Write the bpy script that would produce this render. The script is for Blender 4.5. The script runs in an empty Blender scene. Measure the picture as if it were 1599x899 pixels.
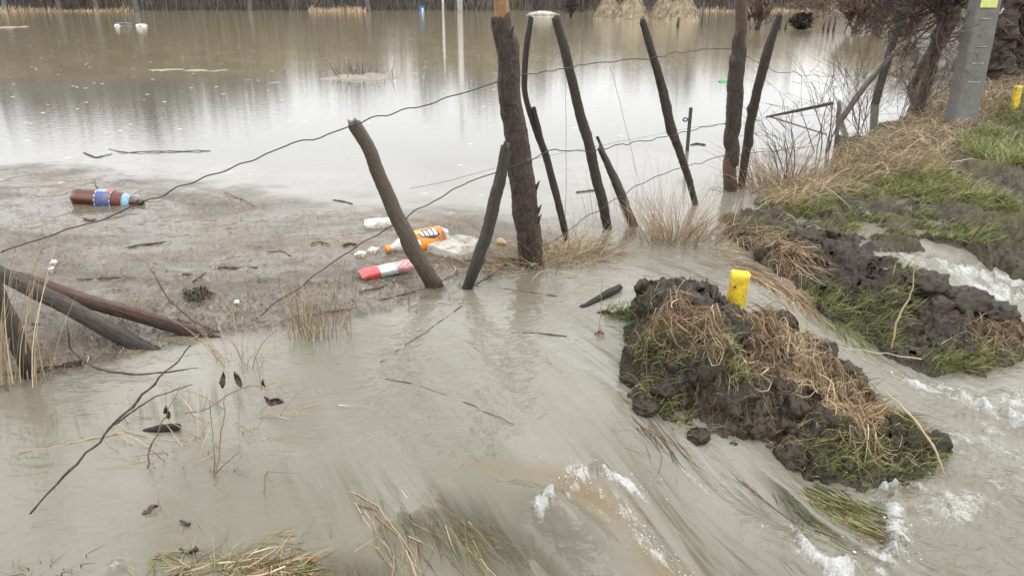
import bpy, math, random
import numpy as np
from mathutils import Vector

# ------------------------------------------------------------------ scene, camera, light
scn = bpy.context.scene
COL = scn.collection
PITCH = math.radians(20.8); F = 1185.0; CAMH = 1.2
cd = bpy.data.cameras.new('camera'); cam = bpy.data.objects.new('camera', cd); COL.objects.link(cam)
cd.sensor_width = 36.0; cd.lens = 36.0 * F / 1599.0; cd.clip_start = 0.05; cd.clip_end = 2000
cam.location = (0, 0, CAMH); cam.rotation_euler = (math.pi / 2 - PITCH, 0, 0)
scn.camera = cam
scn.view_settings.view_transform = 'Standard'; scn.view_settings.look = 'None'
scn.view_settings.exposure = 0.0; scn.view_settings.gamma = 1.0
SUN_EL, SUN_AZ = math.radians(52), math.radians(140)
w = bpy.data.worlds.new('World'); scn.world = w; w.use_nodes = True
nt = w.node_tree; nt.nodes.clear()
sky = nt.nodes.new('ShaderNodeTexSky'); sky.sky_type = 'NISHITA'; sky.sun_disc = False
sky.sun_elevation = SUN_EL; sky.sun_rotation = SUN_AZ; sky.dust_density = 6.0; sky.air_density = 1.0
sc_ = nt.nodes.new('ShaderNodeVectorMath'); sc_.operation = 'SCALE'; sc_.inputs['Scale'].default_value = 1.2
hs = nt.nodes.new('ShaderNodeHueSaturation'); hs.inputs['Saturation'].default_value = 0.08
mx = nt.nodes.new('ShaderNodeMix'); mx.data_type = 'RGBA'; mx.inputs[0].default_value = 0.75
mx.inputs[7].default_value = (21.9, 22.3, 22.9, 1)          # even cloud layer
bg = nt.nodes.new('ShaderNodeBackground'); bg.inputs['Strength'].default_value = 0.1
wo = nt.nodes.new('ShaderNodeOutputWorld')
nt.links.new(sky.outputs[0], sc_.inputs[0]); nt.links.new(sc_.outputs[0], hs.inputs['Color']); nt.links.new(hs.outputs[0], mx.inputs[6])
tcw = nt.nodes.new('ShaderNodeTexCoord'); sxw = nt.nodes.new('ShaderNodeSeparateXYZ'); rw = nt.nodes.new('ShaderNodeMapRange')
rw.inputs['From Min'].default_value = 0.05; rw.inputs['From Max'].default_value = 0.85; rw.inputs['To Min'].default_value = 0.90; rw.inputs['To Max'].default_value = 1.6
nt.links.new(tcw.outputs['Generated'], sxw.inputs[0]); nt.links.new(sxw.outputs[2], rw.inputs['Value'])
scw = nt.nodes.new('ShaderNodeVectorMath'); scw.operation = 'SCALE'; nt.links.new(mx.outputs[2], scw.inputs[0]); nt.links.new(rw.outputs[0], scw.inputs['Scale'])
nt.links.new(scw.outputs[0], bg.inputs['Color']); nt.links.new(bg.outputs[0], wo.inputs['Surface'])
sl = bpy.data.lights.new('sun', 'SUN'); sl.energy = 0.8; sl.angle = math.radians(35); sl.color = (1.0, 0.97, 0.92)
so = bpy.data.objects.new('sun', sl); COL.objects.link(so)
sd_ = Vector((math.sin(SUN_AZ) * math.cos(SUN_EL), math.cos(SUN_AZ) * math.cos(SUN_EL), math.sin(SUN_EL)))
so.rotation_euler = sd_.to_track_quat('Z', 'Y').to_euler(); so.location = (0, 0, 20)

# ------------------------------------------------------------------ noise
def _hash(ix, iy, iz, s=0):
    h = (ix.astype(np.int64) * 374761393 + iy.astype(np.int64) * 668265263 + iz.astype(np.int64) * 2147483647 + s * 974711) & 0xffffffff
    h = ((h ^ (h >> 13)) * 1274126177) & 0xffffffff
    h = ((h ^ (h >> 15)) * 2246822519) & 0xffffffff
    return ((h ^ (h >> 16)) & 0xffffff) / float(0xffffff)
def vnoise(x, y, z=None, s=0):
    x = np.asarray(x, float); y = np.asarray(y, float)
    if z is None: z = np.zeros_like(x)
    ix, iy, iz = np.floor(x), np.floor(y), np.floor(z)
    fx, fy, fz = x - ix, y - iy, z - iz
    fx, fy, fz = [f * f * f * (f * (f * 6 - 15) + 10) for f in (fx, fy, fz)]
    r = 0
    for a in (0, 1):
        for b in (0, 1):
            for c in (0, 1):
                r = r + _hash(ix + a, iy + b, iz + c, s) * (fx if a else 1 - fx) * (fy if b else 1 - fy) * (fz if c else 1 - fz)
    return r * 2 - 1
def fbm(x, y, z=None, o=4, s=0, g=0.5):
    r = 0; a = 1.0; t = 0
    x = np.asarray(x, float); y = np.asarray(y, float); z = np.zeros_like(x) if z is None else z
    for i in range(o):
        c, sn = math.cos(i * 1.1), math.sin(i * 1.1); k = 2.03 ** i
        r = r + a * vnoise((x * c - y * sn) * k + i * 7.3, (x * sn + y * c) * k, z * k, s + i); t += a; a *= g
    return r / t * 1.6
def worley(x, y, z=None, s=0):
    x = np.asarray(x, float); y = np.asarray(y, float); z = np.zeros_like(x) if z is None else z
    ix, iy, iz = np.floor(x), np.floor(y), np.floor(z)
    f1 = np.full(x.shape, 9.0); f2 = np.full(x.shape, 9.0)
    for a in (-1, 0, 1):
        for b in (-1, 0, 1):
            for c in (-1, 0, 1):
                jx, jy, jz = ix + a, iy + b, iz + c
                d = (jx + _hash(jx, jy, jz, s) - x) ** 2 + (jy + _hash(jx, jy, jz, s + 1) - y) ** 2 + (jz + _hash(jx, jy, jz, s + 2) - z) ** 2
                f2 = np.minimum(f2, np.maximum(f1, d)); f1 = np.minimum(f1, d)
    return np.sqrt(f1), np.sqrt(f2)
def facet(x, y, z, s=0):
    ix, iy, iz = np.floor(x), np.floor(y), np.floor(z); best = np.full(x.shape, 99.0); val = np.zeros_like(best)
    for a in (-1, 0, 1):
        for b in (-1, 0, 1):
            for c in (-1, 0, 1):
                jx, jy, jz = ix + a, iy + b, iz + c
                dx = x - jx - _hash(jx, jy, jz, s); dy = y - jy - _hash(jx, jy, jz, s + 1); dz = z - jz - _hash(jx, jy, jz, s + 2)
                d = dx * dx + dy * dy + dz * dz; v = (_hash(jx, jy, jz, s + 3) - .5) + dx * (_hash(jx, jy, jz, s + 4) - .5) * 2 + dy * (_hash(jx, jy, jz, s + 5) - .5) * 2 + dz * (_hash(jx, jy, jz, s + 6) - .5) * 2
                m = d < best; best = np.where(m, d, best); val = np.where(m, v, val)
    return val
def ss(a, b, x):
    t = np.clip((np.asarray(x, float) - a) / (b - a), 0, 1); return t * t * (3 - 2 * t)

# ------------------------------------------------------------------ picture to place
CP, SP = math.cos(PITCH), math.sin(PITCH)
def ray(px, py):
    u = (np.asarray(px, float) - 799.5) / F; v = (np.asarray(py, float) - 449.5) / F
    return u, CP - v * SP, -SP - v * CP
def on_z(px, py, z=0.0):
    dx, dy, dz = ray(px, py); t = (z - CAMH) / np.minimum(dz, -1e-3)
    return dx * t, dy * t
def at_y(px, py, Y):
    dx, dy, dz = ray(px, py); t = Y / dy
    return Vector((dx * t, Y, CAMH + dz * t)), t
def dogauss(x, y, cx, cy, sx, sy, ang=0):
    c, s = math.cos(ang), math.sin(ang); X = (x - cx) * c + (y - cy) * s; Yy = -(x - cx) * s + (y - cy) * c
    return np.exp(-(X / sx) ** 2 - (Yy / sy) ** 2)

def Wbase(x, y):
    """level of the flood: still upstream, dropping over the bank to the lower right"""
    s = 0.75 * x - 0.66 * y
    z = -0.25 * ss(-1.3, -0.5, s)
    z = z - 0.015 * ss(-2.4, -1.3, s) * ss(5, 2.5, y)
    z = z * ss(4.2, 3.0, y)
    z = z + 0.075 * dogauss(x, y, 0.14, 1.66, .13, .055, -0.4) - 0.035 * dogauss(x, y, 0.17, 1.50, .12, .06, -0.5)
    z = z + 0.035 * dogauss(x, y, 0.33, 1.42, .10, .05, -0.9)
    z = z + 0.13 * dogauss(x, y, 0.80, 1.60, .24, .14, -0.95) * ss(.05, -.05, (x - .97) * .85 + (y - 1.5) * .5)
    return z
def on_w(px, py, fn=None):
    fn = fn or Wbase
    z = np.zeros_like(np.asarray(px, float))
    for i in range(8):
        x, y = on_z(px, py, z); z = 0.5 * z + 0.5 * fn(x, y)
    x, y = on_z(px, py, z)
    return x, y, fn(x, y)
def W1(px, py):
    a, b, c = on_w(np.array([px], float), np.array([py], float)); return Vector((float(a[0]), float(b[0]), float(c[0])))
def poly_w(pts, z=None):
    p = np.array(pts, float)
    if z is None:
        a, b, c = on_w(p[:, 0], p[:, 1])
    else:
        a, b = on_z(p[:, 0], p[:, 1], z)
    return np.stack([a, b], 1)
def sdf(x, y, P):
    """signed distance to a polygon, positive inside"""
    x = np.asarray(x, float); y = np.asarray(y, float)
    d = np.full(x.shape, 1e9); ins = np.zeros(x.shape, bool)
    n = len(P)
    for i in range(n):
        ax, ay = P[i]; bx, by = P[(i + 1) % n]
        ex, ey = bx - ax, by - ay; L = ex * ex + ey * ey + 1e-12
        t = np.clip(((x - ax) * ex + (y - ay) * ey) / L, 0, 1)
        d = np.minimum(d, (x - ax - t * ex) ** 2 + (y - ay - t * ey) ** 2)
        c = ((ay > y) != (by > y)) & (x < (bx - ax) * (y - ay) / (by - ay + 1e-12) + ax)
        ins ^= c
    d = np.sqrt(d)
    return np.where(ins, d, -d)

# ------------------------------------------------------------------ mesh helpers
def tag(o, label=None, cat=None, group=None, kind=None):
    if label: o['label'] = label
    if cat: o['category'] = cat
    if group: o['group'] = group
    if kind: o['kind'] = kind
    return o
def mesh_obj(name, V, Fc, mat, parent=None, smooth=True, attrs=None, vattrs=None, midx=None, mats=None):
    V = np.asarray(V, np.float32); Fc = np.asarray(Fc, np.int32)
    me = bpy.data.meshes.new(name)
    k = Fc.shape[1]
    me.vertices.add(len(V)); me.vertices.foreach_set('co', V.ravel())
    me.loops.add(Fc.size); me.loops.foreach_set('vertex_index', Fc.ravel())
    me.polygons.add(len(Fc)); me.polygons.foreach_set('loop_start', np.arange(0, Fc.size, k, dtype=np.int32))
    me.polygons.foreach_set('loop_total', np.full(len(Fc), k, np.int32))
    for m in (mats or [mat]): me.materials.append(m)
    if midx is not None: me.polygons.foreach_set('material_index', np.asarray(midx, np.int32))
    me.update(calc_edges=True); me.validate()
    me.polygons.foreach_set('use_smooth', np.full(len(me.polygons), smooth, bool))
    for n, a in (attrs or {}).items():
        at = me.attributes.new(n, 'FLOAT', 'POINT'); at.data.foreach_set('value', np.asarray(a, np.float32).ravel())
    for n, a in (vattrs or {}).items():
        at = me.attributes.new(n, 'FLOAT_VECTOR', 'POINT'); at.data.foreach_set('vector', np.asarray(a, np.float32).ravel())
    o = bpy.data.objects.new(name, me); COL.objects.link(o)
    if parent: o.parent = parent
    return o
def empty(name, loc, label, cat, group=None):
    o = bpy.data.objects.new(name, None); COL.objects.link(o); o.location = loc; o.empty_display_size = 0.1
    return tag(o, label, cat, group)
def unit(o, name, mesh):   # re-centre a child mesh built in world space under an Empty
    pass
def grid_faces(ny, nx, wrap=False):
    i = np.arange(ny - 1)[:, None]; j = np.arange(nx - (0 if wrap else 1))[None, :]; j2 = (j + 1) % nx
    return np.stack([(i * nx + j), (i * nx + j2), ((i + 1) * nx + j2), ((i + 1) * nx + j)], -1).reshape(-1, 4)
def merge(parts):
    Vs, Fs, off = [], [], 0
    for V, Fc in parts:
        Vs.append(V); Fs.append(Fc + off); off += len(V)
    return np.concatenate(Vs), np.concatenate(Fs)
def tube(P, R, k=8, twist=0.0, caps=True, prof=None):
    """P n x 3 centre line, R n radii -> quads (+ degenerate-free caps as extra rings)"""
    P = np.asarray(P, float); R = np.asarray(R, float)
    if caps:
        d0 = (P[0] - P[1]); d0 /= np.linalg.norm(d0) + 1e-9; d1 = (P[-1] - P[-2]); d1 /= np.linalg.norm(d1) + 1e-9
        P = np.concatenate([[P[0] + d0 * R[0] * .05], P, [P[-1] + d1 * R[-1] * .05]])
        R = np.concatenate([[R[0] * .04], R, [R[-1] * .04]])
    T = np.gradient(P, axis=0); T /= np.linalg.norm(T, axis=1)[:, None] + 1e-12
    ref = np.array([0.13, 0.97, 0.2]) if abs(T[len(T) // 2, 1]) < .9 else np.array([1.0, 0, 0.1])
    A = np.cross(T, ref); A /= np.linalg.norm(A, axis=1)[:, None] + 1e-12
    B = np.cross(T, A)
    th = np.linspace(0, 2 * np.pi, k, endpoint=False) + twist
    rr = R[:, None] * (np.ones((1, k)) if prof is None else prof[None, :])
    V = P[:, None, :] + rr[..., None] * (np.cos(th)[None, :, None] * A[:, None, :] + np.sin(th)[None, :, None] * B[:, None, :])
    return V.reshape(-1, 3), grid_faces(len(P), k, True)
def resample(P, n, smooth=True):
    P = np.asarray(P, float)
    d = np.concatenate([[0], np.cumsum(np.linalg.norm(np.diff(P[:, :3], axis=0), axis=1))])
    t = np.linspace(0, d[-1], n)
    Q = np.stack([np.interp(t, d, P[:, i]) for i in range(P.shape[1])], 1)
    if smooth:
        for _ in range(max(2, n // 14)):
            Q[1:-1] = 0.25 * Q[:-2] + 0.5 * Q[1:-1] + 0.25 * Q[2:]
    return Q

# ------------------------------------------------------------------ materials
def newmat(name):
    m = bpy.data.materials.new(name); m.use_nodes = True; nt = m.node_tree
    b = nt.nodes['Principled BSDF']; return m, nt, b
def N(nt, t, **kw):
    n = nt.nodes.new(t)
    for k, v in kw.items():
        if k in n.inputs: n.inputs[k].default_value = v
        else: setattr(n, k, v)
    return n
def attr(nt, name, out='Fac'):
    n = nt.nodes.new('ShaderNodeAttribute'); n.attribute_name = name; return n.outputs[out]
def L(nt, a, b): nt.links.new(a, b)
def coords(nt, scale=(1, 1, 1), src=None):
    mp = nt.nodes.new('ShaderNodeMapping'); mp.inputs['Scale'].default_value = scale if len(scale) == 3 else (*scale, 1)
    if src is None:
        src = nt.nodes.new('ShaderNodeTexCoord').outputs['Object']
    L(nt, src, mp.inputs['Vector']); return mp.outputs[0]
def noise(nt, vec, scale, detail=4, rough=.55, dist=0):
    n = N(nt, 'ShaderNodeTexNoise', Scale=scale, Detail=detail, Roughness=rough, Distortion=dist)
    if vec is not None: L(nt, vec, n.inputs['Vector'])
    return n.outputs['Fac']
def ramp(nt, fac, stops):
    r = nt.nodes.new('ShaderNodeValToRGB'); e = r.color_ramp.elements
    while len(e) < len(stops): e.new(0.5)
    for i, (p, c) in enumerate(stops):
        e[i].position = p; e[i].color = (c[0], c[1], c[2], 1) if isinstance(c, (tuple, list)) else (c, c, c, 1)
    L(nt, fac, r.inputs[0]); return r.outputs[0]
def math_(nt, op, a, b=None, clamp=False):
    n = nt.nodes.new('ShaderNodeMath'); n.operation = op; n.use_clamp = clamp
    for i, v in enumerate((a, b)):
        if v is None: continue
        if isinstance(v, (int, float)): n.inputs[i].default_value = v
        else: L(nt, v, n.inputs[i])
    return n.outputs[0]
def mixc(nt, f, a, b, mode='MIX'):
    n = nt.nodes.new('ShaderNodeMix'); n.data_type = 'RGBA'; n.blend_type = mode
    for i, v in ((0, f), (6, a), (7, b)):
        if isinstance(v, (int, float)): n.inputs[i].default_value = v if i == 0 else (v, v, v, 1)
        elif isinstance(v, (tuple, list)): n.inputs[i].default_value = (*v[:3], 1)
        else: L(nt, v, n.inputs[i])
    return n.outputs[2]
def bump(nt, h, dist, strength=1.0, normal=None):
    n = nt.nodes.new('ShaderNodeBump'); n.inputs['Distance'].default_value = dist
    if isinstance(strength, (int, float)): n.inputs['Strength'].default_value = strength
    else: L(nt, strength, n.inputs['Strength'])
    L(nt, h, n.inputs['Height'])
    if normal is not None: L(nt, normal, n.inputs['Normal'])
    return n.outputs[0]

def bark_mat(name, c1, c2, c3, grain=(5, 5, 1.2), bd=0.004, wet=0.55):
    bd *= 1.8; grain = (grain[0], grain[1], grain[2] * .8)
    m, nt, b = newmat(name)
    g = attr(nt, 'grain', 'Vector')
    v = coords(nt, grain, g)
    n1 = noise(nt, v, 3.0, 8, .65, .4); n2 = noise(nt, coords(nt, (1.5, 1.5, 3), g), 1.5, 3)
    n4 = noise(nt, coords(nt, (2.2, 2.2, 9), g), 2.2, 6, .7)
    n1 = math_(nt, 'ADD', math_(nt, 'MULTIPLY', n1, .62), math_(nt, 'MULTIPLY', n4, .38))
    col = ramp(nt, n1, [(.36, c1), (.5, c2), (.64, c3)])
    col = mixc(nt, math_(nt, 'MULTIPLY', n2, .7), col, tuple(x * .45 for x in c2))
    ge = nt.nodes.new('ShaderNodeNewGeometry'); sx_ = nt.nodes.new('ShaderNodeSeparateXYZ'); L(nt, ge.outputs['Position'], sx_.inputs[0])
    tide = ramp(nt, math_(nt, 'ADD', sx_.outputs[2], math_(nt, 'MULTIPLY', n1, .08)), [(.06, 1.0), (.15, 0.0)])
    col = mixc(nt, math_(nt, 'MULTIPLY', tide, .7), col, tuple(x * .25 for x in c2))
    L(nt, col, b.inputs['Base Color'])
    L(nt, ramp(nt, n2, [(.3, wet - .15), (.7, wet + .25)]), b.inputs['Roughness'])
    w_ = N(nt, 'ShaderNodeTexWave', Scale=1.2, Distortion=9.0, Detail=4.0); w_.wave_type = 'BANDS'; w_.bands_direction = 'X'
    L(nt, v, w_.inputs['Vector'])
    h = math_(nt, 'ADD', n1, math_(nt, 'MULTIPLY', w_.outputs['Fac'], .35))
    L(nt, bump(nt, h, bd, 1.0), b.inputs['Normal'])
    return m
M = {}
M['bark_dark'] = bark_mat('dark_wet_bark', (.018, .012, .008), (.070, .048, .033), (.18, .132, .095), bd=.006)
M['bark_brown'] = bark_mat('brown_bark', (.045, .032, .022), (.12, .088, .06), (.20, .155, .11), (4, 4, .8))
M['wood_grey'] = bark_mat('weathered_grey_wood', (.03, .025, .021), (.085, .070, .056), (.18, .155, .128), (7, 7, .5), .003)
M['wood_black'] = bark_mat('black_wet_wood', (.016, .012, .009), (.060, .044, .032), (.14, .108, .080), (5, 5, .7), .004, .45)
M['wood_red'] = bark_mat('reddish_stripped_wood', (.03, .016, .010), (.10, .045, .026), (.20, .11, .07), (7, 7, .5), .003, .4)
M['wood_orange'] = bark_mat('bare_heartwood', (.16, .07, .025), (.52, .28, .11), (.72, .46, .24), (7, 7, .35), .004, .6)
M['wood_tan'] = bark_mat('bare_brown_wood', (.05, .028, .016), (.15, .088, .052), (.27, .175, .11), (6, 6, .4), .004, .6)
M['wood_pale'] = bark_mat('pale_dead_wood', (.12, .10, .08), (.26, .23, .19), (.42, .38, .33), (6, 6, .5), .003)
M['bark_far'] = bark_mat('grey_tree_bark', (.05, .045, .04), (.11, .10, .09), (.20, .18, .16), (6, 6, 1))

def flat_mat(name, c, r=.6, var=.25, sc=30, bd=0.0, metal=0, trans=0, dirt=0):
    m, nt, b = newmat(name)
    n = noise(nt, coords(nt), sc, 5)
    cc = mixc(nt, n, tuple(x * (1 - var) for x in c), tuple(min(1, x * (1 + var)) for x in c))
    if dirt:
        d1 = noise(nt, coords(nt), 22, 6, .7); d2 = noise(nt, coords(nt), 7, 3)
        cc = mixc(nt, math_(nt, 'MULTIPLY', ramp(nt, math_(nt, 'ADD', math_(nt, 'MULTIPLY', d1, .6), math_(nt, 'MULTIPLY', d2, .4)), [(.46, 0.0), (.6, 1.0)]), dirt), cc, (.13, .10, .07))
    L(nt, cc, b.inputs['Base Color'])
    b.inputs['Roughness'].default_value = r; b.inputs['Metallic'].default_value = metal
    b.inputs['Transmission Weight'].default_value = trans
    if bd: L(nt, bump(nt, n, bd, 1), b.inputs['Normal'])
    return m
def blade_mat(name, stops, rough=.55, trans=.25):
    m, nt, b = newmat(name)
    col = ramp(nt, attr(nt, 'tint'), stops)
    L(nt, col, b.inputs['Base Color']); b.inputs['Roughness'].default_value = rough
    tr = nt.nodes.new('ShaderNodeBsdfTranslucent'); L(nt, col, tr.inputs['Color'])
    mxs = nt.nodes.new('ShaderNodeMixShader'); mxs.inputs[0].default_value = trans
    out = nt.nodes['Material Output']
    L(nt, b.outputs[0], mxs.inputs[1]); L(nt, tr.outputs[0], mxs.inputs[2]); L(nt, mxs.outputs[0], out.inputs[0])
    return m
M['straw'] = blade_mat('dead_straw', [(0, (.06, .038, .022)), (.3, (.17, .105, .06)), (.65, (.34, .235, .135)), (1, (.56, .45, .30))])
M['straw_pale'] = blade_mat('pale_straw', [(0, (.09, .06, .035)), (.45, (.27, .195, .11)), (.8, (.45, .36, .22)), (1, (.62, .53, .37))])
M['green'] = blade_mat('green_grass', [(0, (.04, .055, .016)), (.45, (.12, .155, .042)), (.8, (.24, .26, .085)), (1, (.42, .36, .18))], .45)
M['twig'] = blade_mat('bare_twigs', [(0, (.035, .022, .018)), (.5, (.085, .052, .038)), (1, (.20, .145, .105))], .7, 0)
M['twig_far'] = blade_mat('far_bare_twigs', [(0, (.030, .024, .021)), (.5, (.060, .050, .044)), (1, (.11, .092, .080))], .8, 0)
M['leaf_dry'] = blade_mat('dry_leaf', [(0, (.04, .022, .018)), (.5, (.10, .05, .034)), (1, (.24, .09, .045))], .5, .1)
M['haystack'] = blade_mat('hay', [(0, (.14, .11, .07)), (.5, (.28, .225, .15)), (1, (.42, .35, .24))], .8, 0)
M['shrub_far'] = blade_mat('dark_shrub', [(0, (.02, .018, .012)), (.5, (.05, .042, .028)), (1, (.10, .08, .05))], .8, 0)

def mud_mat(name, dry, wet, rlo, rhi, mossy=0.0):
    m, nt, b = newmat(name)
    v = coords(nt)
    n1 = noise(nt, v, 9, 8, .6); n2 = noise(nt, v, 55, 6, .6); n3 = noise(nt, v, 2.3, 4)
    col = mixc(nt, n1, wet, dry)
    col = mixc(nt, ramp(nt, n2, [(.35, 1.0), (.5, 0.0)]), col, tuple(x * .5 for x in wet))
    if mossy:
        col = mixc(nt, ramp(nt, n3, [(.5, 0.0), (.66, mossy)]), col, (.09, .085, .03))
    L(nt, col, b.inputs['Base Color'])
    L(nt, ramp(nt, n3, [(.35, rlo), (.65, rhi)]), b.inputs['Roughness'])
    h = math_(nt, 'ADD', n1, math_(nt, 'MULTIPLY', n2, .5))
    L(nt, bump(nt, h, .012, .9), b.inputs['Normal'])
    return m
M['clod'] = mud_mat('dark_turned_soil', (.058, .042, .028), (.014, .0105, .0075), .42, .8)
M['clod'].node_tree.nodes['Principled BSDF'].inputs['Specular IOR Level'].default_value = .3
M['mud'] = mud_mat('wet_bank_mud', (.070, .054, .030), (.016, .012, .007), .32, .75, .6)
M['mud'].node_tree.nodes['Principled BSDF'].inputs['Specular IOR Level'].default_value = .28
M['yellow'] = flat_mat('yellow_paint', (.66, .46, .02), .5, .2, 40, dirt=.7)
M['rust'] = flat_mat('brown_scuff', (.16, .07, .02), .8)
M['concrete'] = flat_mat('weathered_concrete', (.135, .135, .125), .85, .45, 14, .004, dirt=.5)
M['paint_lime'] = flat_mat('lime_yellow_paint', (.52, .55, .16), .6, .35, 25)
M['steel'] = flat_mat('rusty_wire', (.045, .036, .032), .5, .4, 60, 0, .6)
M['steelbar'] = flat_mat('dark_steel', (.06, .058, .06), .5, .3, 60, 0, .4)
M['white'] = flat_mat('white_plastic', (.68, .68, .66), .5, .12, 50, dirt=.75)
M['black'] = flat_mat('black_plastic', (.02, .02, .02), .4)
M['foamboard'] = flat_mat('dirty_polystyrene', (.38, .36, .31), .8, .35, 70, .003, dirt=.75)
M['foamwhite'] = flat_mat('white_polystyrene', (.48, .47, .43), .8, .12, 90, .001, dirt=.75)
M['blue'] = flat_mat('blue_label', (.03, .07, .25), .4, .2, 60, dirt=.75)
M['lightblue'] = flat_mat('pale_blue_label', (.20, .46, .66), .4, .3, 90, dirt=.75)
M['red'] = flat_mat('red_print', (.50, .055, .055), .4, .25, 60, dirt=.75)
M['pink'] = flat_mat('faded_pink_print', (.62, .24, .24), .45, .3, 80, dirt=.75)
M['silver'] = flat_mat('crumpled_silver_wrapper', (.38, .40, .40), .35, .45, 70, .002, .3)
M['orange'] = flat_mat('orange_label', (.85, .26, .015), .35, .15, 40, dirt=.75)
M['yel_or'] = flat_mat('amber_print', (.90, .48, .03), .35, .1, 40)
M['sheet_blue'] = flat_mat('blue_sheet', (.04, .14, .34), .6)
M['greenpl'] = flat_mat('green_plastic', (.03, .30, .08), .35)
M['tan'] = flat_mat('tan_gourd', (.45, .30, .14), .55)
m, nt, b = newmat('brown_bottle_plastic'); b.inputs['Base Color'].default_value = (.085, .026, .012, 1); b.inputs['Roughness'].default_value = .18
b.inputs['Transmission Weight'].default_value = .0; b.inputs['IOR'].default_value = 1.45; M['brownpet'] = m
m, nt, b = newmat('clear_bottle_plastic'); b.inputs['Base Color'].default_value = (.75, .76, .74, 1); b.inputs['Roughness'].default_value = .15
b.inputs['Transmission Weight'].default_value = .6; b.inputs['IOR'].default_value = 1.3; M['clearpet'] = m

# ------------------------------------------------------------------ outlines of the place (water line, islands)
SCUM = poly_w([(-700, 262), (0, 258), (130, 262), (260, 285), (420, 300), (560, 322), (700, 322), (800, 338), (860, 345), (930, 345), (950, 362), (900, 395),
               (800, 420), (720, 455), (650, 470), (560, 495), (470, 512), (370, 520), (250, 545), (150, 570), (60, 610), (-80, 640), (-700, 660)])
HAZE_SCUM = poly_w([(-900, 225), (0, 238), (200, 225), (330, 245), (520, 262), (700, 280), (1000, 235), (1240, 215), (1200, 300), (1060, 330), (900, 360), (0, 610), (-900, 650)])
BANK = poly_w([(1135, 345), (1180, 318), (1225, 305), (1258, 285), (1272, 258), (1300, 238), (1380, 215), (1425, 190), (1440, 150), (1430, 112), (1425, 84), (1450, 62), (1750, 52),
               (3200, 60), (3600, 400), (2300, 440), (1760, 425), (1640, 412), (1560, 394), (1490, 384), (1420, 382), (1330, 385), (1200, 375)], 0.0)
ISL = poly_w([(925, 488), (985, 505), (972, 560), (985, 622), (1030, 668), (1100, 692), (1180, 702), (1225, 738), (1290, 760), (1400, 766), (1482, 728), (1500, 700), (1452, 690), (1390, 650), (1325, 612),
              (1260, 575), (1190, 540), (1100, 508), (1010, 482)])
MND = poly_w([(1115, 352), (1150, 390), (1200, 428), (1250, 462), (1270, 490), (1330, 528), (1400, 565), (1455, 592), (1530, 588), (1600, 560), (1680, 545), (1690, 510),
              (1600, 504), (1540, 482), (1470, 456), (1415, 424), (1350, 385), (1250, 355), (1180, 340)])
LFT = poly_w([(225, 880), (300, 858), (420, 872), (470, 905), (480, 1000), (180, 1000)])

def ground_z(x, y):
    r = np.sqrt(x * x + y * y)
    g = Wbase(x, y) - 0.06 - 0.30 * ss(2.6, 4.5, y) - 0.25 * ss(6, 20, r)
    g = g + 0.018 * fbm(x * 2.5, y * 2.5, o=3, s=5) * ss(6, 3, r)
    b = sdf(x, y, BANK)
    n = fbm(x * 1.7, y * 1.7, o=4, s=9); f1, f2 = worley(x * 7, y * 7, s=3)
    bb = b + 0.10 * n + .04 * fbm(x * 9, y * 9, s=19, o=3)
    top = Wbase(x, y) * .85 + 0.008 + 0.035 * ss(0, .8, b) + 0.018 + 0.045 * n + 0.022 * (f2 - f1 - .25) + .05 * (.35 - np.abs(fbm(x * 5, y * 5, o=4, s=23))) + .036 * fbm(x * 13, y * 13, o=5, s=2, g=.6) + .022 * facet(x * 14, y * 14, 0 * x, 77)
    top = top + .05 * ss(4.6, 6.5, y)
    top = top + 0.22 * ss(4.0, 8.5, x) * ss(5, 9, y) + .10 * ss(6.6, 9, y) * ss(0, 1.5, b)
    top = top - .05 * dogauss(x, y, 3.4, 4.9, 1.6, .5, -.2)            # the wet rut
    k = ss(-.07, .06, bb)
    g = g * (1 - k) + np.maximum(top, g) * k
    far = ss(88, 112, y + 10 * vnoise(x * .03, y * 0 + 3.3) + .12 * x)
    g = g + far * (1.2 + .5 * fbm(x * .05, y * .05, o=3)) + 0.5 * ss(30, 60, x) * ss(30, 70, y)
    # haycock rise
    g = g + .62 * dogauss(x, y, 10.5, 60, 8, 5)
    g = np.where(y < .3, np.minimum(g, Wbase(x, y) - .05), g)
    return g

# polar sheets: fine near the flow, coarse toward the horizon
def polar(r0, r1, nr, fine, coarse, half):
    r = np.geomspace(r0, r1, nr) if np.isscalar(nr) else np.concatenate([np.geomspace(a, b, n, endpoint=False) for a, b, n in nr])
    a = np.concatenate([np.linspace(-half, -42, coarse, endpoint=False), np.linspace(-42, 42, fine), np.linspace(42, half, coarse + 1)[1:]])
    A = np.radians(a); R, T = np.meshgrid(r, A, indexing='ij')
    return R * np.sin(T), R * np.cos(T), (len(r), len(a))
X, Y, shp = polar(0, 0, [(.12, 1.2, 30), (1.2, 9.5, 640), (9.5, 30, 120), (30, 900, 130)], 700, 40, 180)
Z = ground_z(X, Y)
mesh_obj('ground', np.stack([X, Y, Z], -1).reshape(-1, 3), grid_faces(*shp)[:, ::-1], M['mud'])['kind'] = 'structure'

# ------------------------------------------------------------------ water
X, Y, shp = polar(.5, 260, 900, 900, 30, 110)
zb = Wbase(X, Y)
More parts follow.
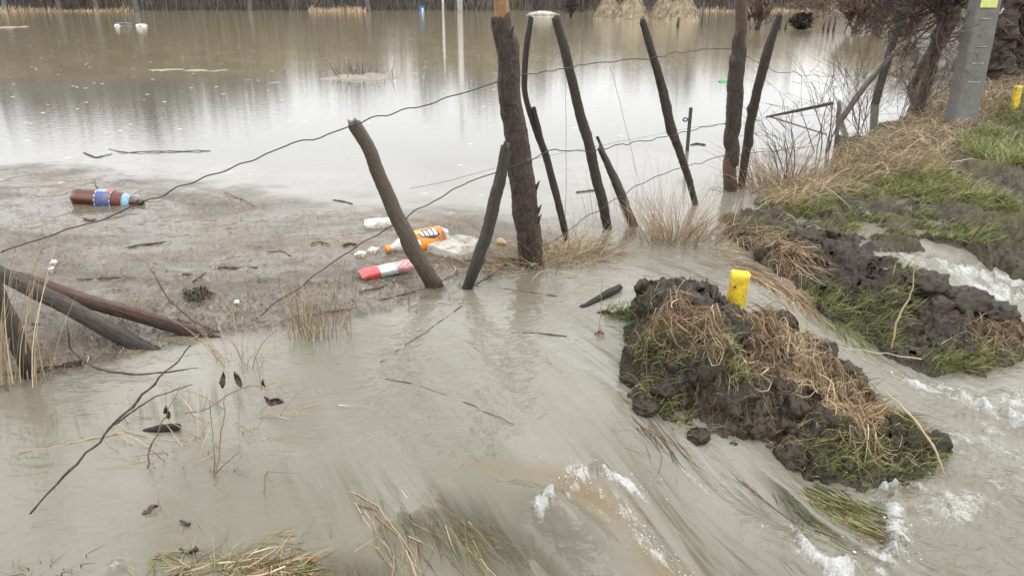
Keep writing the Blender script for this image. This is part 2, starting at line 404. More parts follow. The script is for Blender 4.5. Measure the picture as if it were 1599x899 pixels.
# potential flow round the island
DX, DY = .50, -.866; IC = (1.02, 2.40)
lx, ly = X - IC[0], Y - IC[1]; P0 = lx * DX + ly * DY; Q0 = -lx * DY + ly * DX
ax_, bx_ = .95, .42
rr = np.sqrt((P0 / ax_) ** 2 + (Q0 / bx_) ** 2) + .35
q = Q0 * (1 - .55 / (rr * rr)); p = P0
warp = fbm(P0 * .8, Q0 * .8, o=2, s=40)
q = q + .06 * warp
s_ = .75 * X - .66 * Y
fast = ss(-2.35, -1.2, s_) * ss(4.6, 3.2, Y)
fast = np.maximum(fast, .0)
turb = ss(-.9, -.4, s_) * ss(3.2, 2.2, Y)
D = .0055 * fast * fbm(p * 1.5, q * 8, o=3, s=11)
D += .008 * turb * fbm(p * 3 + .3 * warp, q * 8, o=3, s=21) + .004 * turb * fbm(p * 6, q * 14, o=3, s=23, g=.4)
def nearline(pts, wd):
    Pp = poly_w(pts); d = np.full(X.shape, 1e9)
    for (ax, ay), (bx, by) in zip(Pp[:-1], Pp[1:]):
        ex, ey = bx - ax, by - ay; t = np.clip(((X - ax) * ex + (Y - ay) * ey) / (ex * ex + ey * ey), 0, 1); d = np.minimum(d, (X - ax - t * ex) ** 2 + (Y - ay - t * ey) ** 2)
    return np.exp(-d / wd ** 2)
brown = np.maximum.reduce([nearline([(-60, 290), (80, 285), (110, 300), (200, 296), (330, 297), (392, 305), (398, 325), (352, 345), (340, 372), (420, 384), (540, 376), (640, 370)], .10), .8 * nearline([(100, 402), (300, 396), (430, 398)], .06), .9 * nearline([(520, 330), (640, 340), (760, 348), (900, 345)], .13), .7 * nearline([(0, 262), (80, 266), (160, 300)], .12), .8 * nearline([(500, 395), (600, 395), (700, 410)], .14)])
brown = np.clip(brown * (.75 + .9 * fbm(X * 4, Y * 5, o=3, s=66)), 0, 1)
def lump(px, py, sx, sy, ang=0):
    c = W1(px, py); return dogauss(X, Y, c.x, c.y, sx, sy, ang)
foam = 0 * X
foam_spots = [(1530, 700, .22, .10, -.6, .45), (1500, 800, .2, .12, 0, .35), (1590, 760, .2, .1, .3, .35), (960, 790, .14, .06, -.6, .4), (1500, 622, .17, .05, -.5, 1.3), (1575, 650, .17, .06, -.7, 1.2), (1450, 605, .12, .035, -.3, 1.2), (1588, 625, .12, .07, 0, .8),
              (1392, 765, .03, .09, 0, 1.0), (1404, 820, .035, .10, 0, 1.3), (1385, 872, .07, .06, 0, 1.3), (1350, 890, .08, .03, 0, .9), (1270, 868, .07, .018, -.9, .8),
              (935, 742, .11, .028, .1, 1.5), (890, 752, .07, .02, .45, 1.0), (985, 762, .05, .02, -.4, 1.0), (1010, 852, .12, .03, -.8, 1.0), (1050, 885, .1, .03, -.8, .9), (1075, 745, .1, .02, -.7, .5),
              (1470, 415, .22, .06, -.3, .9), (1540, 435, .25, .07, -.3, 1.1), (1599, 465, .25, .08, -.4, 1.1), (180, 885, .012, .012, 0, 1.0), (1430, 760, .05, .04, 0, .5), (850, 780, .05, .03, .6, .6)]
for px, py, sx, sy, an, am in foam_spots: foam = np.maximum(foam, (am if am < .5 or px > 1420 or py < 500 else .35 * am) * lump(px, py, sx, sy, an))
for pts_, wd_, am in [([(845, 792), (872, 768), (905, 745), (940, 738), (975, 752), (1005, 780), (1020, 800)], .017, 1.2), ([(965, 805), (995, 838), (1030, 868), (1060, 895), (1080, 915)], .015, 1.1),
                      ([(1400, 735), (1388, 765), (1398, 800), (1405, 835), (1392, 868), (1350, 890), (1310, 900)], .026, 1.3), ([(1425, 600), (1465, 610), (1520, 625), (1570, 650), (1620, 690)], .032, 1.4),
                      ([(1430, 612), (1480, 640), (1560, 680), (1640, 740)], .028, .7), ([(1235, 825), (1262, 858), (1300, 890)], .013, .9), ([(1130, 745), (1170, 770), (1200, 800)], .010, .5)]:
    foam = np.maximum(foam, am * nearline(pts_, wd_ * 1.0) * np.clip(.75 + .9 * fbm(X * 9, Y * 9, o=3, s=91), 0, 1.2))
D += foam * .026 * np.abs(fbm(X * 22, Y * 22, o=4, s=31)) + foam * .006
D += .010 * lump(180, 885, .02, .02)
fleck = (fbm(X * 40, Y * 40, o=3, s=51) > .8) * turb * .4
foamv = np.clip(foam * (0.55 + 1.2 * fbm(p * 9, q * 22, o=5, s=33, g=.65)), 0, 1)
sc = sdf(X, Y, SCUM) + .10 * fbm(X * 2.2, Y * 3, o=4, s=61)
scum = ss(-.30, .40, sc + .12 * fbm(X * 5, Y * 7, o=3, s=65))
hz_ = sdf(X, Y, HAZE_SCUM) + .35 * fbm(X * 1.2, Y * 1.6, o=4, s=62)
film = ss(-.3, .8, hz_)
D += scum * .007 * fbm(X * 11, Y * 14, o=4, s=63) + scum * .002 * fbm(X * 60, Y * 60, o=2, s=64)
boil = np.clip(.9 * lump(925, 778, .11, .05, -.3) + .7 * lump(1040, 895, .12, .05, -.6) + .45 * lump(820, 735, .16, .05, 0), 0, 1)
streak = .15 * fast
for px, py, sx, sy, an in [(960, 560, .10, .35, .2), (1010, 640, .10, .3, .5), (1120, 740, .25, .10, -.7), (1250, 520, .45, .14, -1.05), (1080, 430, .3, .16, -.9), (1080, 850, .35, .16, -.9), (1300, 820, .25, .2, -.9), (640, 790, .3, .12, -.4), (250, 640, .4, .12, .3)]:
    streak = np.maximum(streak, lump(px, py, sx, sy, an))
shallow = np.zeros_like(X)
for px, py, sx, sy, an in [(700, 830, .34, .10, -.2), (1300, 810, .2, .12, -.9), (1030, 670, .2, .07, -.5), (120, 720, .3, .15, 0), (350, 880, .2, .12, 0), (1420, 780, .2, .06, 0), (1350, 520, .12, .2, .5), (1400, 300, .5, .5, 0), (1230, 400, .3, .05, -.6), (460, 900, .3, .07, 0)]:
    shallow = np.maximum(shallow, np.minimum(1.7 * lump(px, py, sx, sy, an) if px == 1300 else lump(px, py, sx, sy, an), 1))
shallow = np.clip(shallow, 0, 1) * (1 - foamv)
# greenish patches where the fence reflections break up stay to the renderer; silt tint is the water's own
silt = .5 + .75 * fbm(p * .7, q * 2.2, o=4, s=71)
Z = zb + D
V = np.stack([X, Y, Z], -1).reshape(-1, 3)
pq = np.stack([p, q, 0 * p], -1).reshape(-1, 3)
dist = np.sqrt(X * X + Y * Y)
m, nt, b = newmat('muddy_flood_water'); M['water'] = m
oc = coords(nt); pqv = attr(nt, 'pq', 'Vector')
A_sc, A_fo, A_fa, A_fi, A_sh, A_si, A_tu = [attr(nt, a) for a in ('scum', 'foam', 'fast', 'film', 'shallow', 'silt', 'turb')]
wcol = mixc(nt, A_si, (.205, .168, .100), (.240, .200, .130))
wcol = mixc(nt, attr(nt, 'midf'), wcol, (.105, .098, .080))
wcol = mixc(nt, attr(nt, 'near'), wcol, mixc(nt, A_si, (.122, .110, .079), (.184, .172, .141)))
refl_streak = math_(nt, 'MULTIPLY', attr(nt, 'streak'), ramp(nt, noise(nt, coords(nt, (1.6, 26, 1), pqv), 1.0, 7, .66, .7), [(.47, 0.0), (.62, 1.0)]))
wcol = mixc(nt, math_(nt, 'MULTIPLY', refl_streak, .9), wcol, (.070, .060, .034))  # ripple reflections painted into the water colour as dark olive flow lines
wcol = mixc(nt, attr(nt, 'boil'), wcol, (.135, .098, .052))
big = noise(nt, coords(nt, (.7, 1.3, 1)), 1.1, 5, .6, 1.2); med = noise(nt, oc, 7, 6, .65, .6); fine = noise(nt, oc, 90, 4, .6); fine2 = noise(nt, coords(nt, (1, 1.8, 1)), 33, 5, .7)
scol = ramp(nt, big, [(.34, (.058, .043, .027)), (.44, (.080, .063, .043)), (.56, (.108, .093, .070))])
scol = mixc(nt, attr(nt, 'brown'), scol, (.100, .066, .034))
scol = mixc(nt, ramp(nt, med, [(.4, .5), (.5, 0.0)]), scol, (.125, .095, .065))
scol = mixc(nt, ramp(nt, fine2, [(.36, .6), (.45, 0.0)]), scol, (.055, .042, .03))
scol = mixc(nt, ramp(nt, fine, [(.58, 0.0), (.70, .5)]), scol, (.33, .30, .26))
filmc = mixc(nt, math_(nt, 'MULTIPLY', A_fi, ramp(nt, med, [(.3, .3), (.6, .95)])), wcol, (.20, .185, .165))
col = mixc(nt, A_sc, filmc, scol)
# rain-specks and scattered froth bubbles on the open flood
vor = N(nt, 'ShaderNodeTexVoronoi', Scale=3.4); L(nt, coords(nt, (1, .75, 1)), vor.inputs['Vector'])
sp = math_(nt, 'LESS_THAN', vor.outputs['Distance'], .085)
spm = math_(nt, 'MULTIPLY', sp, ramp(nt, noise(nt, oc, .35, 3), [(.38, 0.0), (.5, 1.0)]))
spm = math_(nt, 'MULTIPLY', spm, math_(nt, 'SUBTRACT', 1.0, attr(nt, 'near'), True))
fo2 = math_(nt, 'MULTIPLY', A_fo, ramp(nt, noise(nt, coords(nt, (1, 1, 1)), 60, 4, .7), [(.3, .45), (.6, 1.3)]), True)
lace = math_(nt, 'ADD', math_(nt, 'MULTIPLY', noise(nt, coords(nt, (7, 22, 1), pqv), 1.5, 6, .75, .8), .55), math_(nt, 'MULTIPLY', noise(nt, oc, 110, 4, .8, .3), .45))
fo2 = ramp(nt, math_(nt, 'ADD', math_(nt, 'MULTIPLY', A_fo, .75), math_(nt, 'MULTIPLY', math_(nt, 'SUBTRACT', lace, .5), 2.6)), [(.15, 0.0), (.85, 1.0)])
fo2 = math_(nt, 'MULTIPLY', fo2, ramp(nt, A_fo, [(.02, 0.0), (.2, 1.0)]))
fmask = math_(nt, 'MAXIMUM', fo2, math_(nt, 'MULTIPLY', spm, .75))
col = mixc(nt, fmask, col, (.50, .50, .485))
L(nt, col, b.inputs['Base Color'])
r0 = ramp(nt, attr(nt, 'near'), [(0, .035), (1, .09)])
rg = mixc(nt, math_(nt, 'MULTIPLY', A_fi, .35), r0, .28)
crumb = ramp(nt, big, [(.42, .9), (.54, .15)])
rsc = ramp(nt, med, [(.36, .45), (.44, .18), (.52, .07)])
rg = mixc(nt, A_sc, rg, rsc); rg = mixc(nt, fmask, rg, .7)
L(nt, rg, b.inputs['Roughness']); b.inputs['IOR'].default_value = 1.33
L(nt, mixc(nt, A_sc, mixc(nt, A_fi, .5, .40), .30), b.inputs['Specular IOR Level'])
# ripples
st = noise(nt, coords(nt, (3, 17, 1), pqv), 1.0, 4, .5, .5); st2 = noise(nt, coords(nt, (14, 75, 1), pqv), 1.0, 4, .6, .5)
rip = noise(nt, coords(nt, (1, 1.5, 1)), 9, 4, .55, .3); rip2 = noise(nt, coords(nt, (1, 1.6, 1)), 26, 2, .4, .3)
nb = bump(nt, rip, .010, attr(nt, 'ripple'))
nb = bump(nt, rip2, .0028, attr(nt, 'ripple'), nb)
stm = math_(nt, 'MULTIPLY', attr(nt, 'streak'), ramp(nt, noise(nt, coords(nt, (1.2, 3.5, 1), pqv), 1.0, 3), [(.4, .12), (.65, 1.0)]))
nb = bump(nt, st, .034, stm, nb)
nb = bump(nt, noise(nt, coords(nt, (5, 13, 1), pqv), 1.6, 4, .5, .8), .02, A_tu, nb)
nb = bump(nt, math_(nt, 'ADD', fine2, med), .005, math_(nt, 'MULTIPLY', A_sc, crumb), nb)
nb = bump(nt, noise(nt, oc, 120, 3, .7), .012, A_fo, nb)
L(nt, nb, b.inputs['Normal'])
# shallows let the drowned grass show through
tr = nt.nodes.new('ShaderNodeBsdfTransparent'); tr.inputs[0].default_value = (.80, .80, .72, 1)
ms = nt.nodes.new('ShaderNodeMixShader'); out = nt.nodes['Material Output']
shm = math_(nt, 'MULTIPLY', math_(nt, 'MULTIPLY', A_sh, .88), ramp(nt, st, [(.3, .5), (.6, 1.0)]))
fr = N(nt, 'ShaderNodeFresnel', IOR=1.33)
shm = math_(nt, 'MULTIPLY', shm, math_(nt, 'SUBTRACT', 1.0, fr.outputs[0]))
L(nt, shm, ms.inputs[0]); L(nt, b.outputs[0], ms.inputs[1]); L(nt, tr.outputs[0], ms.inputs[2]); L(nt, ms.outputs[0], out.inputs[0])
near = ss(7.5, 3.0, dist) * .9 + .1 * ss(30, 8, dist)
ripple = np.clip((.10 + .85 * ss(6, 2.5, dist)) * (1 - scum) * (1 - .75 * film * ss(3.2, 4, Y)) * (1 + .3 * fast), 0, 1)
ripple = np.where(dist > 6, .10 + .18 * ss(10, 40, dist), ripple)
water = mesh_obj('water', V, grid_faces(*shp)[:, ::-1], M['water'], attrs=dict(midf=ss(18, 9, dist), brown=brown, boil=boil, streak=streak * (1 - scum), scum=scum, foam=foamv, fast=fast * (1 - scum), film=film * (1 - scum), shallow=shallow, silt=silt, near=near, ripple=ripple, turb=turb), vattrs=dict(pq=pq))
water['kind'] = 'structure'

def spray():
    r_ = np.random.default_rng(5); C = []
    for px, py, sx, sy, an, am in foam_spots:
        if am < .7: continue
        c = W1(px, py); n = int(7000 * sx * sy * 3.2) + 16; a = r_.normal(0, .75 * sx, n); b_ = r_.normal(0, .8 * sy, n)
        x = c.x + a * math.cos(an) - b_ * math.sin(an); y = c.y + a * math.sin(an) + b_ * math.cos(an)
        C.append(np.stack([x, y, Wbase(x, y) + np.abs(r_.normal(.006, .010, n)) + .004], -1))
    C = np.concatenate(C); n = len(C); R_ = r_.exponential(.0006, n) + .0005
    o8 = np.array([[1, 0, 0], [0, 1, 0], [-1, 0, 0], [0, -1, 0], [0, 0, 1], [0, 0, -1]], float)
    f8 = np.array([[0, 1, 4], [1, 2, 4], [2, 3, 4], [3, 0, 4], [1, 0, 5], [2, 1, 5], [3, 2, 5], [0, 3, 5]])
    V = (C[:, None, :] + o8[None] * R_[:, None, None] * r_.uniform(.6, 1.6, (n, 1, 3))).reshape(-1, 3); Fc = (f8[None] + 6 * np.arange(n)[:, None, None]).reshape(-1, 3)
    tag(mesh_obj('water_spray', V, Fc, M['spray']), 'white droplets and bubbles thrown up where the water breaks', 'spray', None, 'stuff')
m, nt, b = newmat('water_froth'); b.inputs['Base Color'].default_value = (.55, .55, .53, 1); b.inputs['Roughness'].default_value = .3; M['spray'] = m
spray()
# ------------------------------------------------------------------ mud mounds
class Field:
    """a height grid with a lookup"""
    def __init__(s, x0, y0, st, Z): s.x0, s.y0, s.st, s.Z = x0, y0, st, Z
    def __call__(s, x, y):
        i = np.clip((np.asarray(x) - s.x0) / s.st, 0, s.Z.shape[1] - 1.001); j = np.clip((np.asarray(y) - s.y0) / s.st, 0, s.Z.shape[0] - 1.001)
        a = i.astype(int); c = j.astype(int); u = i - a; v = j - c; Z = s.Z
        return (Z[c, a] * (1 - u) + Z[c, a + 1] * u) * (1 - v) + (Z[c + 1, a] * (1 - u) + Z[c + 1, a + 1] * u) * v
def mound(name, P, hfun, st, mat, label, chunk=.03, seed=0, edge=.11, sharp=.8, amp=1.0):
    x0, y0 = P.min(0) - .12; x1, y1 = P.max(0) + .12
    xs = np.arange(x0, x1, st); ys = np.arange(y0, y1, st); X, Y = np.meshgrid(xs, ys)
    d = sdf(X, Y, P) + .03 * fbm(X * 6, Y * 6, o=3, s=seed) + .012 * fbm(X * 22, Y * 22, o=2, s=seed + 5)
    pr = np.clip(d / edge, 0, 1) ** sharp; pr = pr * (2 - pr)
    f1, f2 = worley(X * 8 + .5 * fbm(X * 5, Y * 5, s=4), Y * 8, s=seed + 1); g1, g2 = worley(X * 21, Y * 21, s=seed + 2)
    H = hfun(X, Y)
    Z = Wbase(X, Y) - .05 + (H + .05) * pr * (1 + .28 * fbm(X * 3.3, Y * 3.3, o=3, s=seed + 3))
    Z += pr * chunk * (.6 * facet(X * 6, Y * 6, 0 * X, seed + 40))
    Z = np.where(d < 0, Wbase(X, Y) - .05 + d * 1.5, Z)
    # break the faces up into clods, along the surface normal
    gy, gx = np.gradient(Z, st); nl = np.sqrt(1 + gx * gx + gy * gy); nx, ny, nz = -gx / nl, -gy / nl, 1 / nl
    a1, a2 = worley(X * 11 + .4 * fbm(X * 9, Y * 9, Z * 9, o=2), Y * 11, Z * 14, s=seed + 11); b1, b2 = worley(X * 27, Y * 27, Z * 30, s=seed + 12)
    wx = .05 * fbm(X * 8, Y * 8, Z * 8, o=2, s=seed + 30)
    dd = pr * (.030 * facet((X + wx) * 9, (Y - wx) * 9, Z * 12, seed + 20) + .015 * facet((X + wx) * 24, Y * 24, (Z + wx) * 28, seed + 24) + .006 * facet(X * 60, Y * 60, Z * 60, seed + 28) + .020 * (.45 - np.abs(fbm(X * 9, Y * 9, Z * 12, o=4, s=seed + 15, g=.55))) + .014 * fbm(X * 34, Y * 34, Z * 34, o=3, s=seed + 7, g=.6))
    dd = dd * amp
    V = np.stack([X + nx * dd, Y + ny * dd, Z + nz * dd], -1).reshape(-1, 3)
    Fc = grid_faces(*X.shape); keep = (d.reshape(-1)[Fc].max(1) > -.09)
    o = mesh_obj(name, V, Fc[keep], mat); tag(o, label, 'mud mound')
    return Field(x0, y0, st, Z + dd * nz), o
tipd = lambda X, Y: (X - IC[0]) * DX + (Y - IC[1]) * DY
SHELF = poly_w([(950, 575), (1000, 612), (1060, 632), (1130, 655), (1230, 695), (1320, 722), (1410, 728), (1520, 715), (1500, 800), (900, 800)])
def h_isl(X, Y):
    t = tipd(X, Y)
    h = .068 * ss(.55, -.15, t) + .035 * ss(-.95, -.6, t) * ss(.2, -.3, t) + .065
    h = h + (.02 - h) * ss(-.04, .05, sdf(X, Y, SHELF) + .03 * vnoise(X * 9, Y * 9))
    c = W1(988, 545); h = h * (1 - .6 * dogauss(X, Y, c.x - .02, c.y, .09, .22))
    c = W1(945, 492); return h * (1 - .75 * dogauss(X, Y, c.x, c.y, .16, .12)) 
isl, isl_o = mound('mud_mound', ISL, h_isl, .0045, M['clod'], 'dark clod of turned turf matted with dead straw around the short yellow post', .045, 100, .13, .6)
def h_mnd(X, Y):
    c = W1(1480, 545); c2 = W1(1230, 420); c3 = W1(1400, 470)
    return .035 + .085 * dogauss(X, Y, c.x, c.y + .05, .26, .16) + .06 * dogauss(X, Y, c2.x, c2.y, .5, .18, -.6) + .03 * dogauss(X, Y, c3.x, c3.y, .3, .25)
mnd, mnd_o = mound('mud_mound', MND, h_mnd, .006, M['clod'], 'black ridge of wet mud between the fast channel and the right bank', .05, 200, .16, .7)

# turf drowned under the hump of water at the lower right
DRN = poly_w([(1190, 790), (1215, 765), (1290, 750), (1360, 765), (1392, 800), (1390, 850), (1360, 880), (1290, 880), (1230, 850)])
def h_drn(X, Y): return 0 * X - .022 + .014 * fbm(X * 8, Y * 8, o=3, s=9)
drn, drn_o = mound('drowned_clod', DRN, h_drn, .006, M['clod'], 'clod of turf drowned under a hump of clear fast water, lower right', .006, 300, .05, .7, .35)
# loose clods
def clod(px, py, r, label, fld=None, seed=0):
    p = W1(px, py); z = p.z if fld is None else float(fld(np.array([p.x]), np.array([p.y]))[0])
    th, ph = np.meshgrid(np.linspace(0, 2 * np.pi, 48, endpoint=False), np.linspace(0.02, np.pi - .02, 26))
    x, y, zz = np.sin(ph) * np.cos(th), np.sin(ph) * np.sin(th), np.cos(ph)
    f1, f2 = worley(x * 1.7 + seed, y * 1.7, zz * 1.7, s=seed); k = 1 + .35 * (f2 - f1) - .15 + .14 * fbm(x * 5, y * 5, zz * 5, o=3, s=seed)
    V = np.stack([x * k * r * 1.2, y * k * r, zz * k * r * .72], -1).reshape(-1, 3)
    o = mesh_obj('mud_clod', V, grid_faces(26, 48, True)[:, ::-1], M['clod']); o.location = (p.x, p.y, z + r * .25)
    tag(o, label, 'mud clod', 'loose mud clods')
for q_ in [(992, 596, .045, 'rounded dark clod at the upstream corner of the straw mound', None, 13), (1008, 640, .04, 'dark clod at the water line under the upstream corner of the mound', None, 14), (1090, 684, .035, 'small dark clod between the grey clod and the upstream corner', None, 15), (1270, 716, .035, 'small dark clod downstream of the grey rounded one', None, 16)]: clod(*q_)
clod(1166, 672, .055, 'rounded grey clod sitting at the waterline below the straw mound', None, 3)
clod(1500, 505, .12, 'largest black clod, on the right end of the mud ridge', mnd, 5)
clod(1435, 480, .10, 'black clod beside the largest one, on the left of it', mnd, 6)
clod(1545, 520, .09, 'black clod at the far right end of the mud ridge', mnd, 7)
clod(1250, 395, .07, 'dark clod on the upstream part of the mud ridge', mnd, 8)
clod(1465, 456, .05, 'small black clod on top of the ridge beside the white stream', mnd, 9)

# ------------------------------------------------------------------ strands and blades
def ribbons(name, Pts, Wd, tint, mat, parent=None, side=None):
    """Pts n x k x 3, Wd n, tint n"""
    n, k, _ = Pts.shape
    T = np.gradient(Pts, axis=1); T /= np.linalg.norm(T, axis=2)[..., None] + 1e-9
    rng = np.random.default_rng(n)
    R = rng.normal(size=(n, 1, 3)) * np.array([1, 1, .5]) if side is None else side
    S = np.cross(T, np.broadcast_to(R, Pts.shape)); S /= np.linalg.norm(S, axis=2)[..., None] + 1e-9
    taper = (1 - np.linspace(0, 1, k) ** 2.2 * .85)[None, :, None]
    A = Pts - S * Wd[:, None, None] * .5 * taper; B = Pts + S * Wd[:, None, None] * .5 * taper
    V = np.stack([A, B], 2).reshape(-1, 3)
    base = (np.arange(n) * 2 * k)[:, None] + 2 * np.arange(k - 1)[None, :]
    Fc = np.stack([base, base + 1, base + 3, base + 2], -1).reshape(-1, 4)
    tv = np.repeat(tint, 2 * k)
    return mesh_obj(name, V, Fc, mat, parent, True, attrs=dict(tint=np.clip(tv, 0, 1)))
def blades(rng, bx, by, bz, Ln, lean0, lean1, az, k=6):
    s = np.linspace(0, 1, k)[None, :]; a = lean0[:, None] + lean1[:, None] * s
    ds = Ln[:, None] / (k - 1)
    dh = np.concatenate([0 * ds, np.cumsum(np.sin(a[:, 1:]) * ds, 1)], 1); dv = np.concatenate([0 * ds, np.cumsum(np.cos(a[:, 1:]) * ds, 1)], 1)
    azk = az[:, None] + rng.normal(0, .15, (len(bx), 1)) * s
    return np.stack([bx[:, None] + dh * np.cos(azk), by[:, None] + dh * np.sin(azk), bz[:, None] + dv], -1)
def draped(rng, x, y, Ln, az, fn, lift, curl=.5, k=9, minz=None):
    n = len(x); ds = Ln / (k - 1); P = np.zeros((n, k, 3)); cx, cy = x.copy(), y.copy(); a = az.copy(); dk = rng.normal(0, curl, n)
    h0 = rng.random(n) ** 2 * lift
    for i in range(k):
        z = fn(cx, cy); arch = np.sin(np.pi * i / (k - 1)) * h0
        P[:, i] = np.stack([cx, cy, z + .004 + arch], -1)
        a = a + dk / (k - 1) * 2 + rng.normal(0, .12, n); cx = cx + np.cos(a) * ds; cy = cy + np.sin(a) * ds
    for _ in range(2): P[:, 1:-1, 2] = np.maximum(P[:, 1:-1, 2], .25 * P[:, :-2, 2] + .5 * P[:, 1:-1, 2] + .25 * P[:, 2:, 2])
    return P
def pix_sample(rng, poly, n, fn):
    poly = np.array(poly, float); lo, hi = poly.min(0), poly.max(0); out = []
    while sum(map(len, out)) < n:
        c = lo + rng.random((n * 2, 2)) * (hi - lo); out.append(c[sdf(c[:, 0], c[:, 1], poly) > 0])
    c = np.concatenate(out)[:n]
    return on_w(c[:, 0], c[:, 1], fn)
rng = np.random.default_rng(7)
FLOWAZ = math.atan2(DY, DX)
# straw matted over the island
ISL_STRAW = [(1000, 490), (1100, 455), (1180, 470), (1240, 505), (1290, 580), (1340, 620), (1400, 650), (1400, 680), (1340, 690), (1230, 665), (1180, 620), (1150, 600), (1090, 580), (1010, 545), (995, 500)]
x, y, z = pix_sample(rng, ISL_STRAW, 15000, isl)
clump = fbm(x * 6, y * 6, o=2, s=77)
gs = np.hypot(isl(x + .01, y) - isl(x - .01, y), isl(x, y + .01) - isl(x, y - .01)) / .02
keep = (clump > -.25) & ((gs < 1.1) | (rng.random(len(x)) < .12)); x, y, clump = x[keep], y[keep], clump[keep]; n = len(x)
P = draped(rng, x, y, rng.uniform(.05, .22, n), FLOWAZ + 3.2 * fbm(x * 4, y * 4, o=2, s=78) + rng.normal(0, .7, n), isl, .06, 1.6)
ti = np.clip(.45 + .25 * clump + rng.normal(0, .2, n), 0, 1)
gm = np.hypot(isl(P[:, 5, 0] + .012, P[:, 5, 1]) - isl(P[:, 5, 0] - .012, P[:, 5, 1]), isl(P[:, 5, 0], P[:, 5, 1] + .012) - isl(P[:, 5, 0], P[:, 5, 1] - .012)) / .024
k_ = ((gm < 1.2) | (rng.random(n) < .10)) & (P[:, :, 2].max(1) - P[:, :, 2].min(1) < .13); P, ti = P[k_], ti[k_]; n = len(P)
ti = np.clip(ti + .35 * vnoise(P[:, 0, 0] * 14, P[:, 0, 1] * 14, s=3), 0, 1)
ribbons('matted_straw', P, rng.uniform(.0016, .0045, n), ti, M['straw'], isl_o)['kind'] = 'stuff'
x, y, z = pix_sample(rng, [(985, 500), (1100, 470), (1290, 560), (1480, 700), (1400, 755), (1180, 690), (1000, 650), (975, 580)], 1300, isl); n = len(x)
P = draped(rng, x, y, rng.uniform(.02, .12, n), rng.uniform(-3.1, 3.1, n), isl, .03, 1.2)
ribbons('loose_roots', P, rng.uniform(.0008, .0022, n), rng.normal(.4, .3, n), M['straw'], isl_o)['kind'] = 'stuff'
# green turf on the island
def tufts(rng, spots, fn, per, Ls=(.05, .12), azm=None, azs=1.2, wd=(.0018, .0038), rad=.035, lean=.9):
    bx, by, bz = [], [], []
    for px, py in spots:
        a, b_, c = on_w(np.array([px], float), np.array([py], float), fn)
        k = int(per * rng.uniform(.6, 1.4)); ax = a + rng.normal(0, rad, k); ay = b_ + rng.normal(0, rad, k)
        bx.append(ax); by.append(ay); bz.append(fn(ax, ay))
    bx, by, bz = map(np.concatenate, (bx, by, bz)); n = len(bx)
    az = rng.normal(azm if azm is not None else 0, azs, n) if azm is not None else rng.uniform(-np.pi, np.pi, n)
    P = blades(rng, bx, by, bz - .005, rng.uniform(*Ls, n), rng.uniform(.1, lean, n), rng.uniform(.2, 1.5, n), az)
    return P, rng.uniform(*wd, n), n
def spots_in(rng, poly, n):
    poly = np.array(poly, float); lo, hi = poly.min(0), poly.max(0); r = []
    while len(r) < n:
        c = lo + rng.random(2) * (hi - lo)
        if sdf(c[:1], c[1:], poly)[0] > 0: r.append(tuple(c))
    return r
sp_ = spots_in(rng, [(1250, 700), (1340, 690), (1440, 660), (1490, 715), (1400, 765), (1290, 755)], 46) + spots_in(rng, [(985, 560), (1000, 530), (1080, 520), (1130, 560), (1190, 590), (1150, 600), (1050, 570)], 22) + \
      spots_in(rng, [(935, 485), (990, 470), (1010, 480), (980, 505)], 26) + spots_in(rng, [(974, 510), (995, 510), (998, 610), (978, 600)], 16) + spots_in(rng, [(975, 600), (1000, 600), (1120, 670), (1040, 670)], 10) + spots_in(rng, [(1240, 560), (1340, 600), (1440, 650), (1400, 660)], 10) + [(1150, 500), (1165, 510), (1140, 515)]
P, wd, n = tufts(rng, sp_, isl, 22, (.03, .10), FLOWAZ, 1.0)
ribbons('grass', P, wd, rng.normal(.5, .25, n), M['green'], isl_o)['kind'] = 'stuff'
# second mound grass
sp_ = spots_in(rng, [(1250, 452), (1290, 470), (1330, 520), (1370, 545), (1330, 525), (1270, 480)], 26) + spots_in(rng, [(1330, 470), (1390, 460), (1410, 540), (1380, 560), (1340, 520)], 22) + \
      spots_in(rng, [(1440, 560), (1540, 545), (1590, 540), (1520, 585), (1460, 590)], 36) + spots_in(rng, [(1400, 390), (1430, 420), (1410, 430)], 8) + spots_in(rng, [(1120, 350), (1220, 340), (1380, 345), (1330, 365), (1150, 380)], 26) + \
      spots_in(rng, [(1350, 455), (1400, 450), (1420, 490)], 8)
P, wd, n = tufts(rng, sp_, mnd, 20, (.04, .11), FLOWAZ, .9, rad=.04)
ribbons('grass', P, wd, rng.normal(.55, .3, n), M['green'], mnd_o)['kind'] = 'stuff'
x, y, z = pix_sample(rng, [(1115, 345), (1200, 340), (1260, 400), (1230, 430), (1150, 395)], 500, mnd)
P = draped(rng, x, y, rng.uniform(.08, .3, 500), FLOWAZ + rng.normal(0, .6, 500), mnd, .05)
ribbons('matted_straw', P, rng.uniform(.002, .004, 500), rng.normal(.6, .2, 500), M['straw'], mnd_o)['kind'] = 'stuff'
x, y, z = pix_sample(rng, [(1520, 500), (1640, 500), (1640, 560), (1530, 580)], 500, mnd)
P = draped(rng, x, y, rng.uniform(.05, .18, 500), rng.uniform(-3, 3, 500), mnd, .05)
ribbons('matted_straw', P, rng.uniform(.002, .004, 500), rng.normal(.35, .2, 500), M['straw'], mnd_o)['kind'] = 'stuff'

